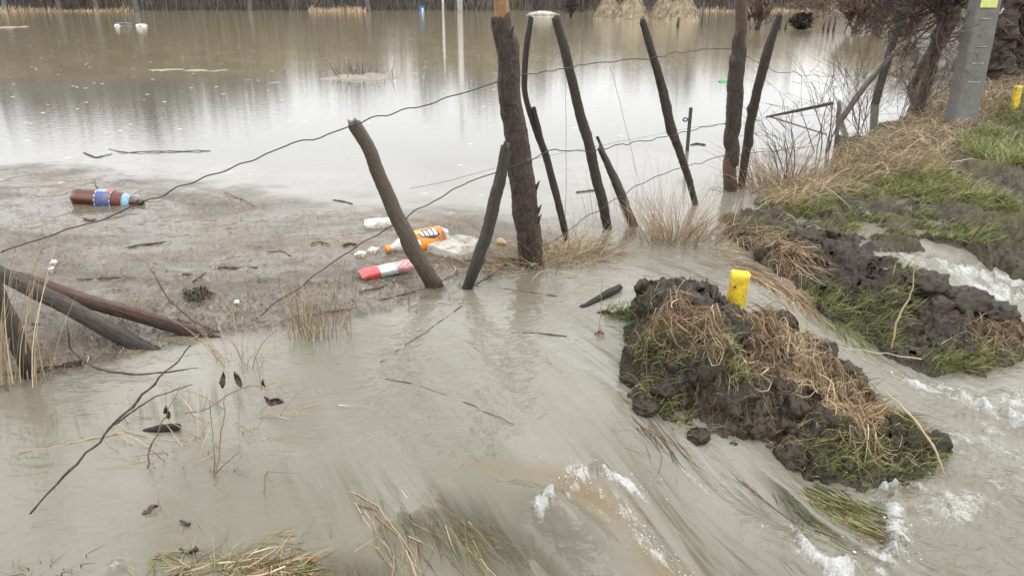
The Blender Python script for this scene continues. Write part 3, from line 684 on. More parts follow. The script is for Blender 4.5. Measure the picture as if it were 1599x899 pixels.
# bank grass: dead straw standing and leaning along the fence, green turf inland
def gz(x, y): return ground_z(np.asarray(x, float), np.asarray(y, float))
def bank_blades(name, poly, n, Ls, mat, tmu, tsd, wd, lean=(.2, 1.1), az=None, green=False, thr=-.9, sc=2.2):
    x, y, z = pix_sample(rng, poly, n, gz)
    c = fbm(x * sc, y * sc, o=3, s=91); k = c > thr; x, y, c = x[k], y[k], c[k]; z = gz(x, y); k = z > .0
    x, y, z, c = x[k], y[k], z[k], c[k]; m = len(x)
    a = rng.uniform(-np.pi, np.pi, m) if az is None else rng.normal(az, .8, m)
    P = blades(rng, x, y, z - .01, rng.uniform(*Ls, m) * (1 + .3 * c), rng.uniform(0.05, lean[0] + .3, m), rng.uniform(.2, lean[1], m), a)
    return P, np.full(m, wd) * rng.uniform(.6, 1.3, m), np.clip(rng.normal(tmu, tsd, m) + .15 * c, 0, 1)
Ps = [bank_blades('', [(1255, 290), (1275, 250), (1310, 225), (1400, 195), (1440, 150), (1500, 130), (1599, 105), (1640, 110), (1640, 150), (1540, 190), (1500, 235), (1400, 262), (1320, 275)], 6000, (.06, .19), None, .42, .3, .004, (.5, 1.8)),
      bank_blades('', [(1180, 320), (1255, 285), (1330, 270), (1450, 250), (1480, 265), (1330, 295), (1250, 320)], 3000, (.05, .18), None, .6, .25, .0035, (.5, 1.6), -1.0)]
for poly_, n_ in (([(1255, 290), (1275, 250), (1310, 225), (1400, 195), (1440, 150), (1500, 130), (1599, 105), (1640, 110), (1640, 150), (1540, 190), (1500, 235), (1400, 240), (1320, 262)], 2800), ([(1190, 320), (1255, 285), (1400, 250), (1480, 255), (1340, 290), (1250, 315)], 1100)):
    x, y, z = pix_sample(rng, poly_, n_, gz); P = draped(rng, x, y, rng.uniform(.12, .4, n_), rng.uniform(-3.1, 3.1, n_), lambda a, b_: gz(a, b_) + .01, .07, 1.3, 6)
    Ps.append((P, rng.uniform(.003, .006, n_), np.clip(rng.normal(.45, .28, n_), 0, 1)))
ribbons('dead_grass', np.concatenate([a[0] for a in Ps]), np.concatenate([a[1] for a in Ps]), np.concatenate([a[2] for a in Ps]), M['straw_pale'])
tag(bpy.data.objects['dead_grass'], 'tangled pale dead grass along the fence on the right bank', 'grass', None, 'stuff')
Ps = [bank_blades('', [(1240, 310), (1330, 262), (1450, 240), (1520, 290), (1599, 330), (1480, 320), (1360, 310)], 18000, (.02, .09), None, .66, .28, .004, (.5, 1.4), -1.2, thr=-.3, sc=4),
      bank_blades('', [(1480, 230), (1540, 190), (1600, 130), (1700, 150), (1700, 270), (1560, 255)], 15000, (.04, .13), None, .55, .25, .005, (.4, 1.3), thr=-.45, sc=3.4),
      bank_blades('', [(1200, 330), (1300, 310), (1420, 320), (1560, 300), (1640, 350), (1640, 420), (1480, 390), (1300, 370)], 14000, (.02, .09), None, .5, .28, .0035, (.6, 1.4), -1.2, thr=.12, sc=5)]
ribbons('grass', np.concatenate([a[0] for a in Ps]), np.concatenate([a[1] for a in Ps]), np.concatenate([a[2] for a in Ps]), M['green'])
tag([o for o in COL.objects if o.name.startswith('grass')][-1], 'green turf on the muddy right bank', 'grass', None, 'stuff')
# drowned grass combed along by the current
def wz(x, y): return Wbase(x, y) + .0
def combed(poly, n, Ls, dz, mat, mu, az, azs=.22, wd=(.0018, .0036), name='drowned_grass'):
    x, y, z = pix_sample(rng, poly, n, wz); c = fbm(x * 9, y * 9, o=2, s=33); k = c > -.6; x, y = x[k], y[k]; m = len(x)
    P = draped(rng, x, y, rng.uniform(*Ls, m), az + .5 * fbm(x * 3, y * 3, o=2, s=5) + rng.normal(0, azs, m), wz, .003, .3)
    P[..., 2] += dz - .006 + rng.normal(0, .003, m)[:, None] - .008 * np.linspace(0, 1, 9)[None, :]
    return P, rng.uniform(*wd, m), rng.normal(mu, .25, m)
a = [combed([(520, 800), (640, 770), (760, 810), (860, 850), (880, 899), (560, 899)], 1700, (.10, .30), -.006, None, .68, -.7),
     combed([(820, 830), (900, 870), (860, 920), (780, 900)], 300, (.06, .18), -.006, None, .5, -.9),
     combed([(1200, 770), (1300, 745), (1390, 800), (1380, 870), (1300, 880), (1220, 830)], 1100, (.06, .18), .000, None, .45, -.95),
     combed([(1290, 470), (1380, 560), (1340, 545), (1270, 490)], 420, (.06, .16), .004, None, .6, FLOWAZ + .1),
     combed([(230, 868), (300, 858), (470, 890), (470, 940), (230, 940)], 900, (.06, .16), .001, None, .65, -.5, .6)]
o = ribbons('drowned_grass', np.concatenate([i[0] for i in a]), np.concatenate([i[1] for i in a]), np.concatenate([i[2] for i in a]), M['green'])
tag(o, 'green grass drowned and combed flat by the current', 'grass', None, 'stuff')
a = [combed([(240, 850), (420, 830), (560, 820), (640, 899), (250, 899)], 700, (.08, .22), -.005, None, .7, -.5, .3), combed([(540, 780), (640, 760), (800, 800), (760, 880), (600, 880)], 260, (.1, .28), .0, None, .6, -.75),
     combed([(1240, 760), (1330, 760), (1390, 860), (1300, 880)], 420, (.06, .18), .000, None, .5, -.95),
     combed([(960, 600), (1000, 650), (1080, 700), (1180, 760), (1120, 740), (1000, 680)], 500, (.1, .28), -.003, None, .25, -.75, .12),
     combed([(1110, 360), (1180, 400), (1280, 470), (1260, 480), (1160, 430), (1080, 380)], 900, (.12, .32), .002, None, .6, FLOWAZ + .25, .15),
     combed([(240, 862), (340, 856), (470, 890), (470, 940), (260, 940)], 300, (.05, .16), .010, None, .5, -.2, 1.4)]
o = ribbons('drowned_straw', np.concatenate([i[0] for i in a]), np.concatenate([i[1] for i in a]), np.concatenate([i[2] for i in a]), M['straw'])
tag(o, 'dead straw drowned and combed flat by the current', 'straw', None, 'stuff')

# flotsam flecks in the silt raft
n = 7000
x, y, z = pix_sample(rng, [(-200, 300), (0, 290), (300, 310), (560, 330), (800, 345), (930, 355), (820, 420), (700, 455), (560, 495), (370, 520), (150, 570), (0, 610), (-200, 640)], n, wz)
P = draped(rng, x, y, rng.exponential(.013, n) + .004, rng.normal(0, 1.1, n), lambda a, b_: Wbase(a, b_) + .003, .006, .5, 4)
n2 = 3600
x, y, z = pix_sample(rng, [(200, 470), (330, 470), (560, 420), (700, 400), (850, 395), (800, 425), (690, 458), (560, 498), (370, 522), (180, 560), (60, 600), (0, 560)], n2, wz)
P2 = draped(rng, x, y, rng.exponential(.026, n2) + .006, rng.normal(.1, .9, n2), lambda a, b_: Wbase(a, b_) + .004, .012, .6, 4)
n3 = 420; x, y, z = pix_sample(rng, [(0, 420), (300, 400), (560, 400), (850, 385), (930, 365), (820, 425), (700, 455), (560, 495), (370, 520), (150, 570), (0, 600)], n3, wz)
P3 = draped(rng, x, y, rng.uniform(.04, .16, n3), rng.normal(.1, .7, n3), lambda a, b_: Wbase(a, b_) + .006, .02, .5, 4)
P2 = np.concatenate([P2, P3]); n2 += n3
o = ribbons('floating_debris', np.concatenate([P, P2]), np.concatenate([rng.uniform(.001, .0055, n), rng.uniform(.001, .004, n2)]), np.concatenate([rng.normal(.12, .3, n), rng.normal(.25, .3, n2)]), M['straw'], side=np.array([0., .3, 1.]))
tag(o, 'chips, straw and bits of wood floating in the silty raft', 'debris', None, 'stuff')

# ------------------------------------------------------------------ logs and posts
def px_line(pts, Y0, Y1=None):
    """picture points (x, y, width) on a plane leaning from depth Y0 at the foot to Y1 at the top"""
    out = []; n = len(pts); Y1 = Y0 if Y1 is None else Y1
    ys = [p[1] for p in pts]; tot = sum(math.hypot(pts[i + 1][0] - pts[i][0], pts[i + 1][1] - pts[i][1]) for i in range(n - 1)) or 1; acc = 0
    for i, (a, b_, wd) in enumerate(pts):
        if i: acc += math.hypot(a - pts[i - 1][0], b_ - pts[i - 1][1])
        v, t = at_y(a, b_, Y0 + (Y1 - Y0) * acc / tot)
        out.append((v.x, v.y, v.z, wd * .93 * t / F / 2))
    return np.array(out)
def log_mesh(Q, seed, k=28, rough=.08, ragged=0.0, knots=(), n=None, flat=0.0):
    """Q m x 4 (xyz radius), world space -> V, F, grain"""
    Ltot = np.linalg.norm(np.diff(Q[:, :3], axis=0), axis=1).sum(); n = n or int(min(190, max(20, Ltot / .009)))
    Q = resample(Q, n); Pn, R = Q[:, :3], Q[:, 3]
    Pn[:, 0] += R * .2 * vnoise(np.arange(n) * 9. / n, np.full(n, seed * 3.1)); 
    V, Fc = tube(Pn, R, k)
    nn = n + 2; th = np.tile(np.linspace(0, 2 * np.pi, k, endpoint=False), nn); sI = np.repeat(np.concatenate([[0], np.linspace(0, Ltot, n), [Ltot]]), k)
    C = np.repeat(np.concatenate([Pn[:1], Pn, Pn[-1:]]), k, 0); Rr = np.repeat(np.concatenate([R[:1], R, R[-1:]]), k)
    cx, cy = np.cos(th), np.sin(th)
    dn = rough * (.6 * fbm(cx * 1.6 + seed, cy * 1.6, sI * 7, o=2, s=seed) + 1.1 * fbm(cx * 4 + seed, cy * 4, sI * 26, o=4, s=seed + 1, g=.6) + .6 * (1 - 2 * np.abs(fbm(cx * 3.5, cy * 3.5 + seed, sI * 2.0, o=2, s=seed + 3))))
    if flat: dn -= flat * (np.abs(cx) ** 3)
    for ks, kt, ka in knots:
        dn += ka * np.exp(-((sI / Ltot - ks) * Ltot / Rr / .9) ** 2 - (2 - 2 * np.cos(th - kt)) * 2.5)
    V = C + (V - C) * (1 + dn)[:, None]
    if ragged:
        T = Pn[-1] - Pn[-2]; T /= np.linalg.norm(T); jag = ragged * Rr * (fbm(cx * 2 + seed, cy * 2, o=3, s=seed + 9) + .3)
        wgt = ss(Ltot - .03, Ltot, sI); V = V + (jag * wgt)[:, None] * T[None, :]
    return V, Fc, np.stack([cx, cy, sI * 12], -1)
def add_log(name, Q, mat, seed, parent=None, **kw):
    V, Fc, g = log_mesh(np.asarray(Q), seed, **kw); o = mesh_obj(name, V, Fc, mat, None, vattrs=dict(grain=g))
    base = Vector(V.mean(0)) if parent is None else parent.location
    base = Vector(Q[0][:3]) if parent is None else base
    o.data.transform(__import__('mathutils').Matrix.Translation(-base))
    if parent is None: o.location = base
    else: o.parent = parent
    return o
def sink(Q, d=.35):
    a = Q[0].copy(); dr = Q[0, :3] - Q[1, :3]; dr /= np.linalg.norm(dr) + 1e-9; a[:3] += dr * d; return np.concatenate([[a], Q])
GP = 'posts of the broken fence'
def post(pts, mat, label, seed, Y0=None, Y1=None, name='fence_post', group=GP, cat='fence post', **kw):
    Yb = W1(pts[0][0], pts[0][1]).y if Y0 is None else Y0
    Q = sink(px_line(pts, Yb, Yb if Y1 is None else Y1))
    o = add_log(name, Q, M[mat], seed, **kw); return tag(o, label, cat, group)
# the big post: bark sleeve, stripped heartwood above
Yb = W1(826, 412).y
Qb = px_line([(828, 412, 38), (824, 370, 40), (820, 310, 40), (811, 250, 41), (803, 200, 37), (794, 120, 36), (787, 60, 35), (784, 30, 33)], Yb)
big = empty('fence_post', Vector(Qb[0][:3]), 'thickest post, black shaggy bark below and bare orange wood at its top', 'fence post', GP)
add_log('bark', sink(Qb), M['bark_dark'], 1, big, k=44, rough=.075, ragged=.4, n=260, knots=[(.42, 0.4, .12), (.93, 3.3, .3), (.5, 3.0, .1)])
add_log('bare_wood', px_line([(787, 60, 26), (784, 20, 25), (782, -60, 24), (780, -150, 22)], Yb), M['wood_orange'], 2, big, k=28, rough=.05)
fl = []
for i in range(9):
    t = rng.random(); q = Qb[0] + (Qb[-1] - Qb[0]) * t; qi = np.array([np.interp(t, np.linspace(1, 0, len(Qb))[::-1], Qb[:, j]) for j in range(4)])
    a = rng.uniform(-2.9, -.2) ; c = qi[:3] + qi[3] * 1.02 * np.array([math.cos(a), math.sin(a), 0])
    fl.append(tube(np.array([c, c + np.array([math.cos(a) * .008, math.sin(a) * .008, .02]), c + np.array([math.cos(a) * .02, math.sin(a) * .02, .045])]), [.010, .008, .002], 5))
V, Fc = merge(fl); o = mesh_obj('bark_flakes', V - np.array(big.location), Fc, M['bark_dark'], big, False, vattrs=dict(grain=V * 10)); o['kind'] = 'stuff'
sawn = px_line([(680, 447, 24), (574, 230, 22), (552, 193, 22)], W1(680, 447).y)
ps = post([(680, 447, 24), (660, 412, 26), (640, 380, 28), (622, 345, 25), (600, 288, 24), (574, 230, 22), (552, 193, 22)], 'bark_brown', 'brown sawn post leaning left beside the orange bottle', 3, rough=.06, knots=[(.32, 3.1, .35)])
add_log('cut_end', np.array([list(sawn[-1][:3] - (sawn[-1][:3] - sawn[-2][:3]) / np.linalg.norm(sawn[-1][:3] - sawn[-2][:3]) * .002) + [sawn[-1][3] * .86], list(sawn[-1][:3] + (sawn[-1][:3] - sawn[-2][:3]) / np.linalg.norm(sawn[-1][:3] - sawn[-2][:3]) * .004) + [sawn[-1][3] * .86]]), M['wood_pale'], 31, ps, rough=.04, n=6)
post([(729, 450, 17), (738, 425, 19), (757, 375, 20), (772, 320, 20), (782, 275, 19), (788, 238, 14)], 'wood_grey', 'split grey post leaning right against the thickest post', 4, rough=.1, ragged=2.2, knots=[(.5, 3.3, .35)])
pd = empty('fence_post', W1(886, 376), 'long thin crooked stick right behind the thickest post', 'fence post', GP)
Yd = pd.location.y
add_log('shaft', sink(px_line([(886, 376, 10), (870, 310, 12), (852, 240, 12), (838, 205, 11), (824, 165, 9), (818, 140, 9), (820, 100, 10), (824, 60, 10), (828, 30, 9)], Yd)), M['wood_black'], 5, pd, ragged=.8)
add_log('fork', px_line([(850, 236, 9), (843, 210, 8), (834, 170, 7)], Yd - .01), M['wood_black'], 6, pd, ragged=.8)
post([(949, 357, 14), (942, 325, 16), (930, 270, 17), (915, 210, 17), (900, 150, 16), (882, 80, 16), (869, 30, 14)], 'wood_black', 'tall dark straight post left of the short split stump', 7, rough=.07, ragged=1)
post([(990, 352, 17), (975, 320, 19), (958, 278, 18), (941, 238, 13)], 'wood_grey', 'short split grey stump between the two tall dark posts', 8, rough=.12, ragged=3, flat=.3)
post([(1086, 320, 9), (1076, 280, 11), (1062, 235, 12), (1047, 195, 15), (1041, 165, 16), (1032, 125, 14), (1018, 80, 13), (1004, 34, 10)], 'bark_dark', 'crooked dark post with a knot halfway up, standing alone', 9, rough=.12, ragged=1, knots=[(.52, 1.6, .5), (.56, 0., .3)])
Yb = W1(1140, 298).y
pI = empty('fence_post', W1(1140, 298), 'tall straight post bare brown at its foot and top, dark in the middle', 'fence post', GP)
add_log('bare_foot', sink(px_line([(1139, 300, 22), (1140, 262, 22), (1141, 240, 18)], Yb)), M['wood_tan'], 10, pI, rough=.08)
add_log('bark', px_line([(1141, 258, 23), (1144, 200, 25), (1149, 140, 26), (1153, 90, 25), (1154, 62, 22)], Yb), M['bark_dark'], 11, pI, k=32, rough=.08, ragged=1.5, knots=[(.85, 0.3, .25)])
add_log('bare_top', px_line([(1154, 80, 20), (1157, 30, 20), (1160, -40, 19), (1162, -90, 18)], Yb), M['wood_tan'], 12, pI, rough=.07)
post([(1157, 294, 11), (1163, 245, 14), (1170, 200, 15), (1183, 140, 15), (1194, 95, 16), (1205, 60, 14), (1218, 25, 10)], 'bark_dark', 'dark post leaning right just behind the tall brown one', 13, rough=.08, ragged=.6, knots=[(.6, 0.2, .5), (.45, 2.8, .3)])
gp = lambda px, py: Vector([float(a[0]) for a in on_w(np.array([px], float), np.array([py], float), gz)])
post([(1276, 246, 13), (1300, 205, 11), (1325, 170, 10), (1350, 135, 9), (1380, 100, 8), (1410, 68, 5)], 'wood_pale', 'pale brown pole leaning far right across the others', 14, Y0=gp(1276, 246).y, rough=.08)
post([(1352, 215, 12), (1365, 170, 12), (1378, 120, 13), (1392, 75, 12), (1406, 35, 11), (1418, 4, 9)], 'bark_dark', 'dark brown leaning post crossed by the pale pole', 15, Y0=gp(1352, 216).y, rough=.1, knots=[(.5, 1, .3)])
post([(1400, 186, 11), (1415, 150, 12), (1432, 120, 12), (1448, 88, 12), (1462, 60, 10)], 'bark_dark', 'leaning brown post nearest the concrete pole', 16, Y0=gp(1400, 190).y, rough=.1)
post([(1304, 236, 7), (1308, 200, 8), (1311, 160, 8)], 'wood_pale', 'short pale stake at the edge of the bank', 17, rough=.1, ragged=1, flat=.3)
# fallen posts, left
def lying(pts, label, mat, seed, ys, **kw):
    out = []
    for (a, b_, wd), Yq in zip(pts, ys):
        v, t = at_y(a, b_, Yq); out.append((v.x, v.y, v.z, wd * t / F / 2))
    Q = sink(np.array(out), .12); return tag(add_log('fallen_post', Q, M[mat], seed, **kw), label, 'fallen post', 'fallen fence posts')
ye = W1(345, 527).y
lying([(352, 533, 10), (320, 524, 16), (267, 508, 20), (213, 492, 21), (160, 477, 22), (107, 460, 22), (53, 442, 22), (0, 428, 21), (-90, 402, 21)], 'long reddish black post lying above the other fallen one', 'wood_red', 20, np.linspace(ye, ye + .15, 9), rough=.08, k=36)
ye = W1(218, 542).y
lying([(222, 541, 22), (190, 525, 25), (140, 497, 25), (90, 470, 24), (40, 446, 23), (-40, 408, 22)], 'black post sloping into the water under the longer fallen one', 'wood_black', 21, np.linspace(ye, ye + .1, 6), rough=.07, k=36)
post([(46, 588, 20), (32, 550, 27), (18, 510, 27), (6, 480, 24), (-14, 430, 22)], 'wood_grey', 'short grey post broken off at the left edge', 22, rough=.12)
ye = W1(100, 575).y
lying([(0, 590, 12), (40, 583, 14), (80, 577, 11), (128, 568, 13)], 'flat dark piece of driftwood at the foot of the left post', 'wood_black', 23, [ye - .05, ye - .02, ye, ye + .03], rough=.25, flat=.3)
lying([(936, 466, 10), (950, 458, 13), (968, 448, 9)], 'stub of black wood floating above the straw mound', 'wood_black', 24, [W1(936, 468).y, W1(950, 462).y, W1(968, 452).y], rough=.15)
lying([(215, 679, 8), (240, 671, 12), (262, 668, 12), (281, 666, 9)], 'curved black piece of bark in the shallow foreground', 'wood_black', 25, [W1(x_, 672).y for x_ in (215, 240, 262, 281)], rough=.2)

# wires
def wire(pts, label, r=.0022, wav=1.0, name='fence_wire', mat='steel', cat='fence wire'):
    Q = []
    for a, b_, Yq in pts: v, t = at_y(a, b_, Yq); Q.append((v.x, v.y, v.z))
    Q = resample(np.array(Q), max(40, len(pts) * 9)); n = len(Q); s = np.arange(n)
    Q[:, 2] += wav * .008 * vnoise(s * .33, s * 0. + len(pts)) ; Q[:, 0] += wav * .005 * vnoise(s * .4, s * 0. + 5)
    V, Fc = tube(Q, np.full(n, r), 6); c = V.mean(0); o = mesh_obj(name, V - c, Fc, M[mat]); o.location = c
    return tag(o, label, cat, 'wires of the broken fence' if name == 'fence_wire' else None)
wire([(-60, 412, 2.75), (0, 392, 2.8), (70, 374, 2.85), (140, 348, 2.9), (230, 315, 2.95), (300, 283, 3.0), (370, 258, 3.03), (450, 228, 3.08), (520, 206, 3.12), (545, 199, 3.13), (565, 188, 3.14), (620, 176, 3.2), (660, 165, 3.25), (720, 145, 3.35), (772, 129, 3.42), (795, 120, 3.47), (840, 113, 3.7), (880, 108, 3.88), (935, 99, 4.2), (1018, 91, 4.4), (1060, 82, 4.6), (1110, 76, 4.8), (1147, 76, 4.95)],
     'topmost slack wire from the left edge to the tall brown post', .0026)
wire([(385, 506, 2.78), (420, 480, 2.85), (470, 447, 2.95), (520, 410, 3.05), (570, 374, 3.12), (622, 350, 3.16), (655, 325, 3.2), (700, 300, 3.25), (745, 277, 3.3), (778, 268, 3.35), (815, 255, 3.42), (840, 243, 3.5), (872, 233, 3.7), (925, 237, 3.92), (980, 224, 4.15), (1045, 214, 4.5), (1090, 200, 4.7), (1142, 190, 4.95)],
     'middle wire sagging past the sawn brown post', .0026)
wire([(830, 395, 3.48), (870, 372, 3.7), (900, 348, 3.85), (940, 325, 3.95), (985, 295, 4.15), (1040, 268, 4.4), (1072, 262, 4.55), (1110, 248, 4.8), (1140, 243, 4.95), (1190, 238, 5.2), (1275, 228, 5.9)], 'lowest wire running up from the straw at the thickest post', .0024)
wire([(1150, 78, 4.98), (1172, 95, 5.1), (1210, 112, 5.4), (1260, 116, 5.8), (1310, 120, 6.2), (1370, 118, 6.7), (1420, 120, 7.2), (1480, 118, 7.4)], 'thin wire from the tall brown post toward the concrete pole', .002, 2)
wire([(640, 295, 3.3), (700, 283, 3.6), (800, 255, 4.2), (950, 225, 5), (1075, 200, 6.0), (1200, 185, 6.6), (1300, 178, 7.4)], 'very thin straight wire behind the posts', .001, .2)
wire([(953, 105, 4.3), (968, 160, 4.3), (985, 230, 4.3), (995, 275, 4.3)], 'thin vertical wire hanging from the topmost one', .001, .5)
wire([(883, 110, 3.9), (884, 200, 3.9), (884, 300, 3.9), (882, 340, 3.85)], 'thin vertical wire hanging beside the crooked stick', .001, .3)

# small metal stake with a ring, boards in the water
v = W1(1073, 236); st = empty('metal_stake', v, 'thin dark metal stake with a ring, standing in open water', 'stake')
Q = px_line([(1073, 236, 6), (1076, 200, 6), (1079, 168, 6)], v.y); Q = sink(Q)
V, Fc = tube(Q[:, :3], Q[:, 3], 4); mesh_obj('shaft', V - np.array(v), Fc, M['steelbar'], st, False)
c, t = at_y(1070, 187, v.y - .03); th = np.linspace(0, 2 * np.pi, 20); V, Fc = tube(np.stack([c.x + .018 * np.cos(th), 0 * th + c.y, c.z + .014 * np.sin(th)], -1), np.full(20, .006), 6, caps=False)
mesh_obj('ring', V - np.array(v), Fc, M['steelbar'], st)
def bar(pts, label, mat, name='pole', cat='pole'):
    Q = np.array([(*at_y(a, b_, Yq)[0], wd * Yq / F / 2) for a, b_, wd, Yq in pts])
    V, Fc, g = log_mesh(Q, int(pts[0][0]), k=12, rough=.05); c = V.mean(0)
    o = mesh_obj(name, V - c, Fc, M[mat], vattrs=dict(grain=g)); o.location = c; return tag(o, label, cat)
bar([(1196, 183, 3, 7.2), (1250, 172, 5, 7.1), (1302, 161, 5, 7.0)], 'dark pole floating level over the bright water by the bank', 'wood_black')
bar([(1202, 182, 2.5, 7.2), (1240, 194, 2.5, 7.0), (1290, 210, 2.5, 6.6)], 'thin grey pole slanting down from the level dark one', 'wood_pale')

# ------------------------------------------------------------------ twigs, weeds, tufts
def stick(pts, Ys, label, mat='twig', r=None, name='twig', cat='twig', group=None, tint=.4, k=6):
    Q = []
    for i, (a, b_, wd) in enumerate(pts):
        Yq = Ys[i] if isinstance(Ys, (list, tuple)) else Ys
        v, t = at_y(a, b_, Yq); Q.append((v.x, v.y, v.z, wd * t / F / 2))
    Q = resample(np.array(Q), 30); sd = abs(hash(label)) % 97 if 0 else len(label) * 7; ii = np.arange(30)
    Ls = np.linalg.norm(Q[-1, :3] - Q[0, :3]); Q[:, 0] += Ls * .012 * vnoise(ii * .5, np.full(30, sd + .3)); Q[:, 2] += Ls * .008 * vnoise(ii * .6, np.full(30, sd + 5.3)); Q[:, 3] *= .8 * (1 + .3 * vnoise(ii * .9, np.full(30, sd + 8.)))
    V, Fc = tube(Q[:, :3], Q[:, 3], k); c = V.mean(0)
    o = mesh_obj(name, V - c, Fc, M[mat], attrs=dict(tint=np.full(len(V), tint)), vattrs=dict(grain=V * 8)); o.location = c
    return tag(o, label, cat, group)
def ys_on(pts, up=0.0): return [W1(a, b_).y for a, b_, *_ in pts]
G = 'branches and stems caught in the foreground water'
def fs(pts, label, ys=None, **kw): return stick(pts, ys or ys_on(pts), label, group=G, **kw)
fs([(44, 802, 3), (100, 745, 5), (180, 662, 5), (240, 600, 4), (300, 540, 2)], 'long dark branch rising from the lower left water', [1.56, 1.62, 1.7, 1.78, 1.86], mat='bark_dark')
fs([(180, 662, 4), (240, 620, 3), (300, 600, 2)], 'side shoot of the long dark branch', [1.7, 1.75, 1.8], mat='bark_dark')
fs([(104, 508, 3), (112, 550, 4), (150, 577, 5), (215, 584, 5), (310, 575, 2)], 'black arched twig in front of the fallen posts', [2.35, 2.35, 2.32, 2.3, 2.3], tint=.1)
fs([(235, 420, 2), (262, 466, 3), (300, 500, 4), (350, 524, 5)], 'thin branch bent over the end of the longer fallen post', [2.9, 2.85, 2.75, 2.66], tint=.2)
fs([(797, 520, 3), (840, 520, 4), (884, 525, 3)], 'short straight twig lying on open water below the thickest post', tint=.2)
fs([(596, 565, 1.5), (650, 528, 2), (722, 478, 1.5)], 'hair-thin twig slanting over the water below the sawn post', tint=.2)
fs([(600, 590, 1.5), (650, 600, 2), (720, 625, 2), (800, 662, 2)], 'thin reddish stem lying across the middle water', tint=.5)
fs([(745, 447, 3), (800, 453, 3), (870, 462, 2)], 'thin dark twig lying between the grey post and the channel', tint=.1)
fs([(0, 712, 2), (130, 688, 3), (220, 670, 3), (300, 655, 2)], 'pale straw stem lying from the left edge', mat='straw_pale', tint=.6)
fs([(262, 655, 2), (330, 690, 2.5), (420, 745, 2.5), (500, 790, 2), (600, 850, 1.5)], 'longest pale stem slanting down the foreground', [1.96, 1.92, 1.78, 1.66, 1.5], mat='straw_pale', tint=.5)
fs([(330, 772, 4), (338, 740, 3), (345, 690, 3), (352, 610, 1.5)], 'upright straw stem in the left shallows', 1.74, mat='straw_pale', tint=.5)
fs([(334, 760, 3), (334, 700, 2), (327, 625, 1.5)], 'second upright straw stem close beside the first', 1.75, mat='straw_pale', tint=.35)
fs([(226, 756, 3), (235, 700, 4), (258, 650, 2), (282, 600, 1)], 'short brown straw stem left of the upright ones', 1.78, mat='straw_pale', tint=.3)
fs([(330, 745, 2), (350, 725, 2), (374, 705, 1)], 'small side stem at the foot of the upright straw', 1.75, tint=.6)
fs([(545, 765, 2.5), (590, 790, 3), (620, 830, 2.5), (650, 878, 2)], 'orange brown stem over the drowned grass', tint=.7, mat='straw')
fs([(412, 780, 3), (414, 755, 3), (413, 738, 1)], 'short straw tip poking up in the foreground', 1.68, mat='straw_pale', tint=.5)
fs([(290, 645, 3), (320, 640, 2.5), (370, 608, 2.5), (400, 600, 2), (420, 610, 1.5)], 'thin brown stem arching to the curled leaves', [1.98, 1.98, 2.0, 2.02, 2.02], tint=.8)
fs([(935, 520, 2), (938, 485, 1.5), (940, 430, 1)], 'thin stem standing over the red brown leaf', 2.7, mat='straw_pale', tint=.6)
fs([(1392, 545, 3), (1400, 500, 4), (1425, 455, 3), (1430, 400, 1)], 'thin pale stem standing in front of the black clods', [W1(1392, 565).y] * 4, mat='straw_pale', tint=.8)
fs([(1145, 622, 4), (1170, 600, 4), (1200, 575, 3)], 'pale snapped straw across the island mound', [2.28, 2.30, 2.33], mat='straw_pale', tint=1.0)
fs([(1476, 742, 3), (1460, 700, 5), (1420, 645, 5), (1380, 610, 3)], 'long pale grass blade hanging off the tip of the straw mound', [1.93, 1.97, 2.05, 2.12], mat='straw_pale', tint=.7)
fs([(590, 470, 3), (660, 452, 4), (720, 425, 3)], 'brown twig along the edge of the silt raft', tint=.2)
fs([(738, 448, 4), (775, 425, 5), (800, 405, 6), (835, 392, 4)], 'dark branch wedged between the grey post and the thickest one', tint=.15)
fs([(1440, 560, 2), (1300, 540, 2), (1160, 475, 1.5)], 'hair-thin straw bridging the fast channel', [2.6, 2.75, 3.0], mat='straw_pale', tint=.9)
